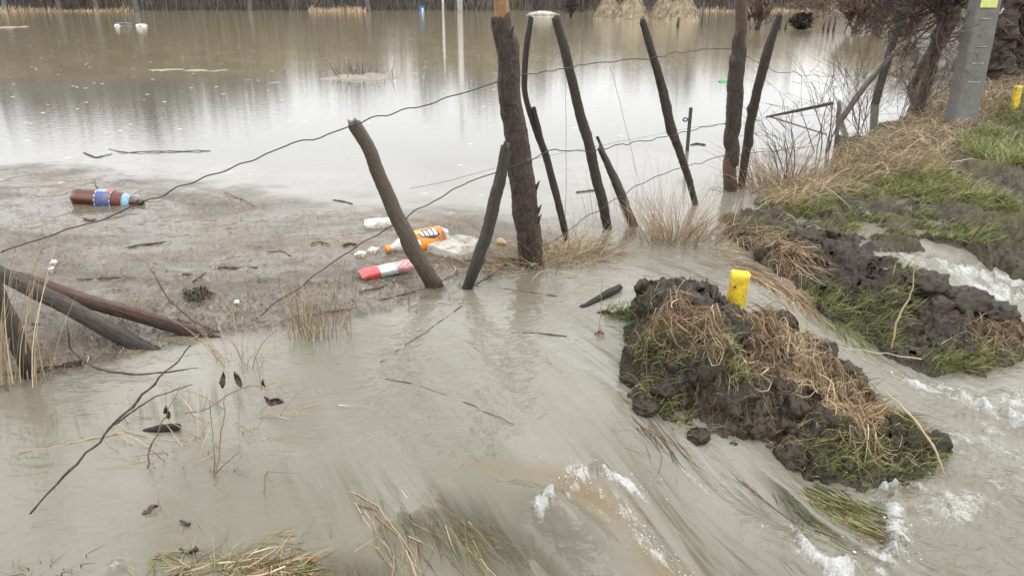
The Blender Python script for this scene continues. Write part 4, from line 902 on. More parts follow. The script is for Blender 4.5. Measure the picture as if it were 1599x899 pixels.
# flotsam sticks in the raft
GS = 'sticks floating in the silt raft'
for pts, lab in [([(430, 345, 2), (560, 335, 3), (640, 322, 1)], 0)]: pass
sticks = [((185, 390, 3), (215, 383, 5), (262, 377, 2), 'crooked black stick upper left in the raft'), ((120, 436, 3), (160, 434, 4), (198, 432, 2), 'flat brown stick left of the white scraps'), ((340, 418, 5), (380, 418, 5), (402, 417, 3), 'dark straight stick in the middle of the raft'),
          ((285, 428, 4), (292, 428, 6), (300, 428, 4), 'short thick brown chip in the raft'), ((300, 440, 2), (312, 432, 3), (322, 425, 3), 'small slanting stick beside the thick chip'), ((415, 393, 2), (440, 392, 3), (455, 400, 2), 'bent dark twig in the middle right of the raft'),
          ((130, 340, 3), (140, 344, 5), (150, 342, 3), 'small black stub under the brown bottle'), ((160, 300, 2), (150, 290, 2), (146, 280, 1), 'thin curl beside the brown bottle'), ((520, 312, 2), (535, 314, 3), (550, 318, 2), 'small dark stick near the wire at the top of the raft'),
          ((485, 380, 2), (500, 377, 3), (515, 382, 2), 'forked twig left of the white board'), ((535, 383, 4), (545, 380, 5), (556, 381, 3), 'small dark lump of wood left of the sawn post'), ((350, 300, 1), (375, 310, 2), (400, 322, 1), 'thin pale reed across the brown swirl'),
          ((900, 300, 3), (925, 297, 4), (945, 296, 2), 'short brown stick between the two dark posts'), ((1078, 226, 2), (1088, 224, 4), (1102, 226, 3), 'small dark lump of wood beside the metal stake'), ((330, 235, 2), (190, 238, 2), (170, 232, 1), 'thin twig afloat beyond the brown bottle'),
          ((130, 238, 2), (150, 246, 3), (175, 240, 1), 'curved twig afloat far left beyond the bottle'), ((250, 505, 3), (275, 498, 4), (300, 505, 2), 'brown twig behind the longer fallen post'), ((455, 495, 3), (500, 488, 4), (560, 480, 2), 'brown stick along the lower edge of the raft'),
          ((560, 455, 3), (590, 450, 4), (615, 440, 2), 'stick lying left of the foot of the sawn post'), ((20, 500, 3), (50, 505, 4), (90, 512, 2), 'stick behind the fallen posts on the left')]
for a, b_, c, lab in sticks:
    fs_ = [(q[0], q[1] , q[2]) for q in (a, b_, c)]
    o = stick(fs_, [W1(q[0], q[1] + 1).y for q in fs_], lab, tint=.15 if 'brown' not in lab else .5, cat='stick', name='floating_stick', group=GS)

# curled dry leaves
def leaf(px, py, size, ang, label, Yq=None, tint=.3, hang=True, seed=0):
    size *= .8
    p = W1(px, py) if Yq is None else at_y(px, py, Yq)[0]
    u, v_ = np.meshgrid(np.linspace(-1, 1, 9), np.linspace(0, 1, 15)); wd = np.sin(np.pi * v_ ** .8) * .17 * (1 + .15 * vnoise(v_ * 8, u * 2 + seed))
    x = u * wd * size; l = (v_ - .5) * size; zc = (u ** 2) * wd * size * 1.1 + .14 * size * np.sin(v_ * 5 + seed) + .12 * size * vnoise(u * 3, v_ * 6, s=seed)
    ca, sa = math.cos(ang), math.sin(ang)
    if hang: V = np.stack([x * ca - l * sa, -zc, x * sa + l * ca], -1)
    else: V = np.stack([x * ca - l * sa, x * sa + l * ca, zc + .004], -1)
    o = mesh_obj('dry_leaf', V.reshape(-1, 3), grid_faces(15, 9), M['leaf_dry'], attrs=dict(tint=np.full(V.size // 3, tint))); o.location = p
    s = o.modifiers.new('thickness', 'SOLIDIFY'); s.thickness = .0008
    return tag(o, label, 'leaf', 'curled dead leaves')
leaf(349, 592, .062, -.1, 'left of the two curled leaves hanging over the left shallows', 2.03, .2, True, 1)
leaf(372, 592, .068, .3, 'right of the two curled leaves hanging over the left shallows', 2.03, .3, True, 2)
leaf(262, 643, .06, 0, 'curled brown leaf hanging over the black piece of bark', 1.95, .45, True, 3)
leaf(428, 624, .075, 1.15, 'dark crumpled leaf drooping to the water right of the hanging pair', 1.98, .1, True, 4)
leaf(412, 598, .035, .1, 'tiny dark leaf above the crumpled one', 2.0, .1, True, 5)
leaf(935, 522, .055, 1.2, 'small red brown leaf afloat left of the straw mound', None, 1.0, False, 6)
leaf(487, 877, .05, 1.0, 'orange brown leaf among the drowned grass', None, 1.0, False, 7)
leaf(296, 862, .06, 1.4, 'dark purple leaf on the grass at the bottom edge', None, .1, False, 8)
leaf(290, 818, .04, 1.3, 'small black leaf above the grass at the bottom edge', None, .05, False, 9)
leaf(235, 798, .05, -.9, 'thin olive leaf tip in the left foreground', None, .4, False, 10)

# dry tufts
def tuft(px, py, n, Ls, lean, label, rad=.05, mat='straw_pale', name='dry_grass_tuft', az=None, tint=(.5, .2), wd=(.0015, .004), droop=(.1, 1.2), fn=None, group='dry tufts at the fence line', cat='grass tuft'):
    a, b_, c = on_w(np.array([px], float), np.array([py], float), fn or Wbase); x = a + rng.normal(0, rad, n); y = b_ + rng.normal(0, rad * .7, n)
    azv = np.arctan2(y - b_, x - a) + rng.normal(0, .6, n) if az is None else rng.normal(az, .7, n)
    P = blades(rng, x, y, np.full(n, c[0] - .03), rng.uniform(*Ls, n), rng.uniform(0, lean, n), rng.uniform(*droop, n), azv, 7)
    P[..., 2] = np.maximum(P[..., 2], c[0] + .002 + rng.random((n, 1)) * .01 - .03 * (np.arange(7) == 0)[None, :])
    o3 = np.array([a[0], b_[0], c[0]])
    o = ribbons(name, P - o3, rng.uniform(*wd, n), np.clip(rng.normal(tint[0], tint[1], n), 0, 1), M[mat]); o.location = o3
    if label.startswith('sparse'): o.name = 'scattered_straw'; group = None; tag(o, kind='stuff')
    return tag(o, label, cat, group)
tuft(485, 525, 70, (.10, .34), .25, 'upright straw tuft in front of the silt raft, left of the red packet', .045, droop=(.0, .5), tint=(.4, .2))
tuft(510, 520, 40, (.06, .25), .4, 'thin scatter of straw stalks right of the upright tuft', .07, droop=(.0, .6), tint=(.3, .2))
tuft(375, 560, 45, (.08, .26), .5, 'loose straw stalks at the end of the longer fallen post', .06, droop=(.1, .9), tint=(.5, .2))
tuft(850, 405, 420, (.08, .30), .9, 'bushy straw heaped around the foot of the thickest post', .13, droop=(.4, 1.5), tint=(.55, .2))
tuft(900, 395, 420, (.08, .26), .9, 'bushy straw heaped right of the thickest post', .11, droop=(.4, 1.6), tint=(.5, .2))
tuft(800, 410, 120, (.05, .16), .9, 'low brown straw between the grey post and the thickest one', .08, mat='straw', droop=(.4, 1.6), tint=(.3, .2))
tuft(1060, 372, 620, (.10, .36), .6, 'brown bushy weed in the water between the fence and the mud ridge', .12, droop=(.1, .9), mat='straw', tint=(.55, .22), wd=(.0015, .003))
tuft(1035, 325, 60, (.2, .5), .3, 'tall thin pale stalks behind the brown bushy weed', .16, droop=(0, .5), mat='straw', tint=(.4, .2), wd=(.001, .002))
tuft(960, 345, 50, (.15, .4), .3, 'thin pale stalks behind the split stump', .2, droop=(0, .5), mat='straw', tint=(.4, .2), wd=(.001, .002))
tuft(1222, 292, 420, (.15, .52), .5, 'tall brown weed clump between the tall brown post and the bank', .15, droop=(.1, 1.3), mat='straw', tint=(.5, .2), wd=(.002, .004))
tuft(1245, 300, 350, (.12, .38), .9, 'pale drooping straw at the tip of the bank', .16, droop=(.5, 1.6), tint=(.5, .2), wd=(.002, .004))
tuft(1165, 300, 90, (.06, .22), .9, 'small scatter of straw at the feet of the paired posts', .1, droop=(.2, 1.2), tint=(.4, .2))
tuft(8, 600, 60, (.3, .62), .22, 'tall pale straw stalks at the left edge', .05, droop=(.0, .5), az=.2, tint=(.55, .2), wd=(.002, .0045))
tuft(300, 700, 40, (.05, .22), .9, 'sparse straw bits around the curved bark', .12, droop=(.5, 1.4), tint=(.5, .2))
tuft(360, 650, 40, (.05, .25), .9, 'sparse straw under the hanging leaves', .12, droop=(.5, 1.4), tint=(.6, .2))
tuft(430, 470, 24, (.05, .22), .5, 'few dark stalks in the raft behind the upright tuft', .25, mat='twig', droop=(.0, .5), tint=(.3, .2), wd=(.001, .0025))
tuft(660, 470, 60, (.03, .12), .9, 'brown straw crumbs at the foot of the sawn post', .09, mat='straw', droop=(.5, 1.6), tint=(.3, .2))
tuft(310, 905, 60, (.05, .13), 1.2, 'green yellow grass clump at the bottom edge', .10, mat='green', name='grass_tuft', droop=(.4, 1.5), tint=(.75, .2), group='green tufts in the foreground', wd=(.002, .004))
tuft(415, 905, 50, (.05, .13), 1.3, 'smaller green grass clump right of it at the bottom edge', .08, mat='green', name='grass_tuft', droop=(.5, 1.5), tint=(.7, .25), group='green tufts in the foreground', wd=(.002, .004))
tuft(60, 905, 40, (.03, .09), .8, 'tiny olive clump at the bottom left corner', .05, mat='green', name='grass_tuft', droop=(.5, 1.5), tint=(.3, .2), group='green tufts in the foreground')

# ------------------------------------------------------------------ yellow posts, concrete pole
def box(cx, cy, cz, sx, sy, sz):
    v = np.array([[x, y, z] for z in (-1, 1) for y in (-1, 1) for x in (-1, 1)], float) * np.array([sx, sy, sz]) / 2 + np.array([cx, cy, cz])
    f = np.array([[0, 2, 3, 1], [4, 5, 7, 6], [0, 1, 5, 4], [2, 6, 7, 3], [0, 4, 6, 2], [1, 3, 7, 5]]); return v, f
def yellow_post(p, wd, h, rot, label, tilt=(0, 0)):
    e = empty('marker_post', p, label, 'marker post', 'yellow marker posts'); e.rotation_euler = (tilt[0], tilt[1], rot)
    a, t = wd / 2, wd * .09; dp = wd * .62 / 2; rc = wd * .05
    # hollow rectangular tube with rounded corners
    def ringp(a, d, r):
        pts = []
        for cx, cy, s0 in ((a - r, d - r, 0), (-a + r, d - r, 90), (-a + r, -d + r, 180), (a - r, -d + r, 270)):
            for k in range(5): an = math.radians(s0 + k * 22.5); pts.append((cx + r * math.cos(an), cy + r * math.sin(an)))
        return np.array(pts)
    o_, i_ = ringp(a, dp, rc), ringp(a - t, dp - t, rc * .5); k = len(o_)
    rows = []
    for z in np.linspace(-.35, h, 30):
        wob = .0012 * vnoise(np.full(k, z * 12), np.arange(k) * .7); rows.append(np.concatenate([o_ + wob[:, None], np.full((k, 1), z)], 1))
    rows.append(np.concatenate([i_, np.full((k, 1), h + .001)], 1)); rows.append(np.concatenate([i_, np.full((k, 1), -.2)], 1))
    V = np.concatenate(rows); Fc = grid_faces(len(rows), k, True)
    # chips at the rim
    top = (V[:, 2] > h - .002); V[top, 2] += .004 * vnoise(V[top, 0] * 90, V[top, 1] * 90)
    mesh_obj('tube', V, Fc, M['yellow'], e)
    parts = []
    for (x, z, s) in ((-.25, .72, .10), (-.32, .66, .05), (-.05, .45, .04), (.1, .3, .05), (.3, .55, .04), (-.38, .86, .04), (.2, .12, .06)):
        th = np.linspace(0, 2 * np.pi, 12, endpoint=False); r = s * wd * (1 + .5 * np.sin(3 * th + x * 9))
        ring = np.stack([x * wd + r * np.cos(th), 0 * th - dp - .0016, z * h + r * np.sin(th)], -1); cen = np.tile([x * wd, -dp - .002, z * h], (12, 1))
        V2 = np.concatenate([ring, cen]); F2 = np.stack([np.arange(12), (np.arange(12) + 1) % 12, (np.arange(12) + 1) % 12 + 12, np.arange(12) + 12], -1); parts.append((V2, F2))
    V2, F2 = merge(parts); mesh_obj('scuff', V2, F2, M['rust'], e)['kind'] = 'stuff'
    return e
pw = W1(1148, 525); c, t = at_y(1145, 487, pw.y); zt = at_y(1148, 428, pw.y)[0].z
yellow_post((c.x, pw.y, c.z - .03), 27 * t / F, zt - c.z + .04, -.12, 'short bright yellow marker post stuck in the straw matted mud mound', (.0, .06))
pg = gp(1581, 178); zt = at_y(1580, 134, pg.y)[0].z
yellow_post((pg.x, pg.y, pg.z - .05), 9 * pg.y / CP / F, zt - pg.z + .05, 0.1, 'faded yellow marker post in the grass at the right edge')
pp = gp(1497, 200); Qt = at_y(1523, 0, pp.y)[0]
e = empty('concrete_pole', pp, 'grey square concrete utility pole with a lime yellow patch beside the trees', 'utility pole')
tt = pp.y / (CP); wdb = 34 * tt / F; Ht = 3.2
rows = []
for z in np.linspace(-.3, Ht, 40):
    a = wdb / 2 * (1 - .05 * z); r = a * .12; d = a * .8
    pts = [(a, -d + r), (a, d - r), (a - r, d), (-a + r, d), (-a, d - r), (-a, -d + r), (-a + r, -d), (a - r, -d)]
    rows.append([(x_ + .001 * math.sin(z * 31 + x_ * 20), y_, z) for x_, y_ in pts])
V = np.array(rows).reshape(-1, 3); mesh_obj('shaft', V, grid_faces(40, 8, True), M['concrete'], e, False)
zp = at_y(1520, 12, pp.y)[0].z - pp.z
mesh_obj('painted_patch', *box(-.01, -wdb / 2 * .8 * .95 - .004, zp + .25, wdb * .66, .006, .5), M['paint_lime'], e, False)
for zz in (.36, .50, .62, .82):
    mesh_obj('cast_line', *box(-wdb * .12 * (zz > .7), -wdb / 2 * .8 * .985 - .002, zz * 1.15, wdb * .5, .003, .006), M['foamboard'], e, False)
V, Fc = tube(np.array([[wdb * .45, -.02, .98], [wdb * .62, -.04, .99], [wdb * .66, -.05, 1.03]]), [.012, .012, .008], 8); mesh_obj('step_bolt', V, Fc, M['foamboard'], e)

# ------------------------------------------------------------------ rubbish
def lathe(prof, k=40, dent=0.0, seed=0, lobes=0):
    th = np.linspace(0, 2 * np.pi, k, endpoint=False); prof = np.array(prof, float)
    R = prof[:, 1][:, None] * (1 + dent * vnoise(np.cos(th)[None, :] * 1.6 + prof[:, 0][:, None] * 14, np.sin(th)[None, :] * 1.6 + seed))
    X_ = np.broadcast_to(prof[:, 0][:, None], R.shape)
    if lobes: R = R * (1 - .16 * ss(.07, .0, X_) * (np.cos(lobes * th)[None, :] * .5 + .5))
    V = np.stack([X_, R * np.cos(th), R * np.sin(th)], -1).reshape(-1, 3); return V, grid_faces(len(prof), k, True)[:, ::-1]
def patch(x0, x1, a0, a1, r, n=14):
    u, v_ = np.meshgrid(np.linspace(x0, x1, n), np.radians(np.linspace(a0, a1, n))); return np.stack([u, r * np.cos(v_), r * np.sin(v_)], -1).reshape(-1, 3), grid_faces(n, n)
def bottle(name, p, rotz, tilt, Lb, R, body, caps, label, roll=0):
    e = empty(name, p, label, 'bottle', 'plastic bottles afloat'); e.rotation_euler = (roll, tilt, rotz)
    x0 = -Lb / 2; pf = [(0, .002), (.004, R * .55), (.012, R * .86), (.035, R * .98), (.06, R), (.075, R * .93), (.09, R * .99), (Lb * .42, R), (Lb * .60, R), (Lb * .66, R * .97), (Lb * .74, R * .80), (Lb * .82, R * .52), (Lb * .88, R * .30), (Lb * .9, R * .27), (Lb * .93, R * .27), (Lb * .932, R * .33), (Lb * .94, R * .33)]
    V, Fc = lathe([(x0 + a, r) for a, r in pf], 40, .03, 2, 5); mesh_obj('body', V, Fc, M[body], e)
    V, Fc = lathe([(x0 + Lb * .93, R * .1), (x0 + Lb * .935, R * .31), (x0 + Lb * .99, R * .31), (x0 + Lb, R * .27), (x0 + Lb, .001)], 24); mesh_obj('cap', V, Fc, M[caps], e)
    return e, x0
cp_ = W1(170, 318); Lb = .46
e, x0 = bottle('plastic_bottle', (cp_.x, cp_.y, .024), -.10, .05, Lb, .062, 'brownpet', 'black', 'brown plastic bottle with a blue label floating on the left', -.2)
def ring(nm, a, b_, R, mat, e, **k): V, Fc = lathe([(x0 + a, R - .002), (x0 + a, R), (x0 + b_, R), (x0 + b_, R - .002)], 40); return mesh_obj(nm, V, Fc, M[mat], e)
lb = ring('label', Lb * .37, Lb * .61, .0640, 'blue', e)
for nm, a, b_, a0, a1, mt in [('red_mark', .50, .60, 60, 130, 'red'), ('white_band', .375, .39, -80, 260, 'white'), ('pale_mark', .40, .50, 85, 125, 'lightblue'), ('white_band', .592, .604, -80, 260, 'white'), ('pale_mark', .42, .55, 0, 30, 'lightblue')]:
    V, Fc = patch(x0 + Lb * a, x0 + Lb * b_, -a0 - 90 + 150, -a1 - 90 + 150, .0652); 
    V, Fc = patch(x0 + Lb * a, x0 + Lb * b_, a0, a1, .0652); mesh_obj(nm, V, Fc, M[mt], lb)
V, Fc = lathe([(x0 + Lb * .745, .050), (x0 + Lb * .75, .0515), (x0 + Lb * .83, .0345), (x0 + Lb * .832, .032)], 32); mesh_obj('neck_label', V, Fc, M['lightblue'], e)
# orange-labelled bottle
cp_ = W1(652, 385); Lb = .36
e, x0 = bottle('plastic_bottle', (cp_.x, cp_.y, .022), math.radians(215), .02, Lb, .062, 'clearpet', 'orange', 'clear bottle with an orange label lying behind the sawn brown post', .3)
lb = ring('label', Lb * .12, Lb * .66, .0645, 'orange', e)
def sign_patch(poly, mat, r, nm='mark'):
    """a printed shape wrapped on the label: poly in (length, degrees)"""
    P = np.array(poly, float); n = 16; c = P.mean(0); rows = []
    for k in range(n): f = 1 - k / (n - 1) * .98; rows.append(c + (resample(np.concatenate([P, P[:1]]), 33, False)[:-1] - c) * f)
    A = np.concatenate(rows); V = np.stack([x0 + A[:, 0] * Lb, r * np.cos(np.radians(A[:, 1])), r * np.sin(np.radians(A[:, 1]))], -1)
    return mesh_obj(nm, V, grid_faces(n, 32, True), M[mat], lb)
for th0 in (42, 190):
    sign_patch([(.2, th0 - 25), (.32, th0 - 38), (.5, th0 - 20), (.52, th0 + 10), (.42, th0 + 26), (.24, th0 + 22)], 'black', .0652)
    for j in range(4):
        a = .235 + j * .07; sign_patch([(a, th0 - 20), (a + .05, th0 - 24 + 3 * j), (a + .055, th0 + 14), (a + .01, th0 + 18 - j * 2)], 'white', .0658)
    sign_patch([(.5, th0 + 5), (.58, th0 + 0), (.62, th0 + 30), (.54, th0 + 38)], 'yel_or', .0652); sign_patch([(.52, th0 - 50), (.6, th0 - 60), (.62, th0 - 30), (.55, th0 - 25)], 'white', .0652)
# red and silver packet
def packet():
    p = W1(603, 428); e = empty('crumpled_packet', (p.x, p.y, .012), 'crumpled red and silver drinks carton on the silt raft', 'packet'); e.rotation_euler = (0.12, -.06, .42)
    Lp, Wp, Hp = .245, .085, .03
    xs = np.linspace(-Lp / 2, Lp / 2, 50); ring = 24; th = np.linspace(0, 2 * np.pi, ring, endpoint=False)
    cx = np.sign(np.cos(th)) * np.abs(np.cos(th)) ** .35 * Wp / 2; cz = np.sign(np.sin(th)) * np.abs(np.sin(th)) ** .35 * Hp / 2
    X_ = np.repeat(xs[:, None], ring, 1); Y_ = np.tile(cx, (50, 1)); Z_ = np.tile(cz, (50, 1))
    pin = 1 - .75 * ss(.035, 0, X_ - xs[0]) - .3 * ss(.02, 0, xs[-1] - X_); Z_ = Z_ * pin + .004 * vnoise(X_ * 40, Y_ * 40) * (Z_ > 0) + .01
    V = np.stack([X_, Y_, Z_], -1).reshape(-1, 3); Fc = grid_faces(50, ring, True)
    cx_ = (np.arange(49)[:, None] + .5) / 49 + 0 * np.arange(ring)[None, :]
    mid = np.where(cx_ < .36, 0, np.where(cx_ < .70, 1, 2)).reshape(-1)
    for i, (nm, mt) in enumerate((('red_end', 'red'), ('silver_middle', 'silver'), ('printed_end', 'pink'))):
        k = Fc[mid == i]; u, inv = np.unique(k, return_inverse=True); mesh_obj(nm, V[u], inv.reshape(k.shape), M[mt], e)
    for j in range(6):
        v_, f_ = box(.05 + j * .012, -.02 + .012 * (j % 3), Hp / 2 + .0125, .006, .02, .002); mesh_obj('white_stripe', v_, f_, M['white'], e, False)
    V2 = V[-ring:]; 
    for xe, nm in ((V[:ring], 'end_cap'), (V[-ring:], 'end_cap')):
        c = xe.mean(0); VV = np.concatenate([xe, np.tile(c, (ring, 1)) + (xe - c) * .02]); FF = np.stack([np.arange(ring), (np.arange(ring) + 1) % ring, (np.arange(ring) + 1) % ring + ring, np.arange(ring) + ring], -1)
        mesh_obj(nm, VV, FF, M['red'], e)
packet()
def slab(pts, th, mat, label, name, cat, seed=0, bumpy=.004, group=None):
    P = poly_w(pts); c = P.mean(0); n = 22; O = resample(np.concatenate([P, P[:1]]), 49, False)[:-1] - c
    O += .004 * np.stack([vnoise(np.arange(48) * .9, np.full(48, seed)), vnoise(np.arange(48) * .9, np.full(48, seed + 9.))], -1)
    rows = [np.concatenate([O, np.full((48, 1), -.012)], 1), np.concatenate([O, np.full((48, 1), th * .9)], 1)]
    for k in range(n):
        f = .985 * (1 - k / n) + .003; q = O * f; rows.append(np.concatenate([q, (th + bumpy * fbm(q[:, 0] * 30 + seed, q[:, 1] * 30, o=3))[:, None]], 1))
    V = np.concatenate(rows); o = mesh_obj(name, V, grid_faces(len(rows), 48, True), M[mat]); z = float(Wbase(c[0:1], c[1:2])[0]); o.location = (c[0], c[1], z + .004)
    return tag(o, label, cat, group)
slab([(570, 356), (569, 346), (609, 343), (611, 354)], .012, 'foamwhite', 'clean white foam board left of the sawn post', 'foam_board', 'foam board', 1, .001)
slab([(668, 392), (690, 378), (735, 377), (768, 390), (740, 402), (722, 408)], .028, 'foamboard', 'thick dirty white foam slab between the two leaning posts', 'foam_slab', 'foam slab', 2, .008)
for i, (x_, y_, s_, lab) in enumerate([(583, 392, 9, 'small white plastic scrap under the middle wire'), (563, 398, 10, 'torn white plastic scrap beside the packet'), (84, 412, 6, 'white scrap above the fallen posts'), (80, 422, 6, 'lower white scrap above the fallen posts'), (370, 475, 6, 'tiny white scrap near the ashes')]):
    slab([(x_ - s_, y_ + 1), (x_ - s_ * .3, y_ - 4), (x_ + s_, y_ - 3), (x_ + s_ * .4, y_ + 4)], .006, 'foamwhite', lab, 'plastic_scrap', 'plastic scrap', i, .004, 'white scraps in the raft')
# small gourd-like float
p = W1(783, 381); V, Fc = lathe([(-.025, .002), (-.022, .014), (-.008, .019), (.006, .016), (.018, .013), (.027, .010), (.03, .001)], 20, .1, 4)
o = mesh_obj('float', V, Fc, M['tan'], None); o.location = (p.x, p.y, .012); o.rotation_euler = (0, .3, -.3); tag(o, 'small tan rounded float left of the thickest post', 'float')
# ash-like dark heap
x_, y_, z_ = pix_sample(rng, [(285, 458), (320, 452), (332, 464), (310, 474), (288, 470)], 300, wz); P = draped(rng, x_, y_, rng.uniform(.01, .03, 300), rng.uniform(-3, 3, 300), lambda a, b_: Wbase(a, b_) + .006, .02, 1, 4)
o = ribbons('charred_bits', P, rng.uniform(.003, .008, 300), rng.normal(.3, .3, 300), M['shrub_far'], side=np.array([.2, .3, 1.])); tag(o, 'patch of black charred bits floating in the raft', 'debris', None, 'stuff')

# ------------------------------------------------------------------ far flood: foam rafts, floating rubbish
def raft(px, py, wpx, hpx, mat, label, h=.05, seed=0, cat='foam raft', name='foam_raft', grp='froth rafts on the flood'):
    c = W1(px, py); a = wpx / 2 * c.y / F; b_ = abs(W1(px, py - hpx / 2).y - W1(px, py + hpx / 2).y) / 2
    th, rr_ = np.meshgrid(np.linspace(0, 2 * np.pi, 72, endpoint=False), np.linspace(0.02, 1, 16)); k = 1 + .35 * fbm(np.cos(th) * 2 + seed, np.sin(th) * 2, o=3, s=seed)
    x = a * rr_ * k * np.cos(th); y = b_ * rr_ * k * np.sin(th); z = h * np.sqrt(np.clip(1 - rr_ ** 2, 0, 1)) * (.6 + .6 * fbm(x * 4, y * 4, o=3, s=seed)) - .01
    o = mesh_obj(name, np.stack([x, y, z], -1).reshape(-1, 3), grid_faces(16, 72, True)[:, ::-1], M[mat]); o.location = c; return tag(o, label, cat, grp)
M['froth'] = flat_mat('dirty_froth', (.20, .175, .14), .8, .45, 22, .02)
raft(285, 110, 120, 5, 'froth', 'long thin froth streak on the left of the flood', .03, 1)
raft(560, 121, 105, 9, 'froth', 'froth raft with twigs in the middle of the flood', .07, 2)
raft(450, 129, 65, 3, 'froth', 'thin froth line left of the twiggy raft', .02, 3)
raft(14, 43, 32, 3, 'froth', 'froth line at the far left edge', .04, 4)
raft(633, 13, 22, 3, 'froth', 'pale tan heap by the far shore', .4, 6)
tuft(565, 120, 34, (.1, .38), .6, 'twigs sticking up from the froth raft', .30, mat='twig', name='twig_cluster', droop=(0, .8), tint=(.2, .2), wd=(.008, .018), group=None, cat='twigs')
def lumpy(px, py, wpx, hgt, mat, label, name, cat, seed=0):
    c = W1(px, py); a = wpx / 2 * c.y / F; th, ph = np.meshgrid(np.linspace(0, 2 * np.pi, 32, endpoint=False), np.linspace(.02, np.pi - .02, 16))
    k = 1 + .3 * fbm(np.cos(th) * np.sin(ph) * 2 + seed, np.sin(th) * np.sin(ph) * 2, np.cos(ph) * 2, o=3, s=seed)
    V = np.stack([a * k * np.sin(ph) * np.cos(th), a * .6 * k * np.sin(ph) * np.sin(th), hgt * k * np.cos(ph)], -1).reshape(-1, 3)
    o = mesh_obj(name, V, grid_faces(16, 32, True), M[mat]); o.location = c; return tag(o, label, cat)
lumpy(846, 24, 44, .28, 'foamboard', 'white foam heap on the far water right of the thickest post', 'foam_heap', 'foam heap', 9)
lumpy(192, 39, 24, .10, 'black', 'black sack afloat far out on the left', 'rubbish_sack', 'rubbish sack', 1)
lumpy(183, 41, 8, .08, 'white', 'white lump touching the black sack', 'plastic_lump', 'plastic lump', 2)
lumpy(221, 41, 16, .09, 'white', 'white bag afloat right of the black sack', 'plastic_bag', 'plastic bag', 3)
lumpy(1128, 128, 13, .03, 'greenpl', 'green plastic bottle afloat left of the tall brown post', 'plastic_bottle', 'bottle', 4)

# ------------------------------------------------------------------ trees
def grow(rng, p, d, Ln, r, lvl, out, gnarl=.25, nch=(3, 5), up=.15, fork=.62, spread=.7):
    n = 5 if lvl > 0 else 4; P = [np.array(p)]; dd = np.array(d, float)
    for i in range(n - 1):
        dd = dd + rng.normal(0, gnarl / 2, 3) + np.array([0, 0, up * .3]); dd /= np.linalg.norm(dd); P.append(P[-1] + dd * Ln / (n - 1))
    P = np.array(P); R = r * np.linspace(1, .55 if lvl > 0 else .3, n); out.append((P, R, lvl))
    if lvl == 0: return
    for j in range(rng.integers(nch[0], nch[1] + 1)):
        t = rng.uniform(.35, 1.0) if j else 1.0; i = min(int(t * (n - 1)), n - 1); q = P[i]
        nd = dd + rng.normal(0, spread, 3) * np.array([1, 1, .8]); nd[2] += up; nd /= np.linalg.norm(nd)
        grow(rng, q, nd, Ln * rng.uniform(.5, .8), R[i] * fork, lvl - 1, out, gnarl, nch, up, fork, spread)
def tubes_of(out, ks=(3, 4, 6), minr=0.0):
    return merge([tube(P, np.maximum(R, minr), 3 if l <= 1 else (4 if l == 2 else 7), caps=False) for P, R, l in out])
def tree_parts(seed, H, lv=5, minr=.012, nch=(3, 4), spread=.55, mat='twig_far'):
    r_ = np.random.default_rng(seed); out = []; hb = H * r_.uniform(.12, .25)
    T = np.array([[0, 0, -.8], [0, 0, 0], [r_.normal(0, .1), r_.normal(0, .1), hb * .5], [r_.normal(0, .2), r_.normal(0, .2), hb]])
    rad = H * .016; tv = tube(resample(T, 10), np.linspace(rad * 1.35, rad, 10), 9)
    for j in range(r_.integers(3, 5)):
        a = r_.uniform(0, 6.28); grow(r_, T[-1], (math.cos(a) * .35, math.sin(a) * .35, 1), H * .30, rad * .75, lv - 1, out, .3, nch, .22, .6, spread)
    return tv, tubes_of(out, minr=minr)
protos = []
for i in range(6):
    (tv, tf), (cv, cf) = tree_parts(300 + i, 10.0, 5, .013)
    me = []
    e = bpy.data.objects.new('bare_tree', None); COL.objects.link(e)
    a = mesh_obj('trunk', tv, tf, M['bark_far'], e, vattrs=dict(grain=tv)); c = mesh_obj('crown', cv, cf, M['twig_far'], e, False, attrs=dict(tint=.5 + .35 * vnoise(cv[:, 0] * .6, cv[:, 1] * .6, cv[:, 2] * .6)))
    protos.append((e, [a, c]))
used = [False] * 6
def put_tree(i, x, y, s, rz, label, group):
    z = float(gz(np.array([x]), np.array([y]))[0]); z = max(z, -.1)
    e, ch = protos[i]
    if not used[i]: used[i] = True; o = e
    else:
        o = e.copy(); COL.objects.link(o)
        for c in ch: d = c.copy(); COL.objects.link(d); d.parent = o
    o.location = (x, y, z); o.rotation_euler = (0, 0, rz); o.scale = (s, s, s); return tag(o, label, 'tree', group)
r2 = random.Random(5)
GT = 'bare trees of the wood on the far shore'
k = 0
for row, (Yr, nn) in enumerate([(98, 30), (106, 30), (118, 26)]):
    for j in range(nn):
        f = (j + r2.uniform(-.35, .35)) / (nn - 1); px = -260 + f * 2100
        Yt = Yr + r2.uniform(-3, 3); x = (px - 799.5) / F * Yt / CP
        hfac = 1.55 - .45 * min(1, max(0, (px - 300) / 500)) - .25 * min(1, max(0, (px - 1000) / 300))
        gap = abs(px - 1240) < 45 or abs(px - 480) < 30
        if gap and row < 2: continue
        put_tree(k % 6, x, Yt, hfac * r2.uniform(.8, 1.2), r2.uniform(0, 6.28), 'grey bare tree in the wood along the far shore', GT); k += 1
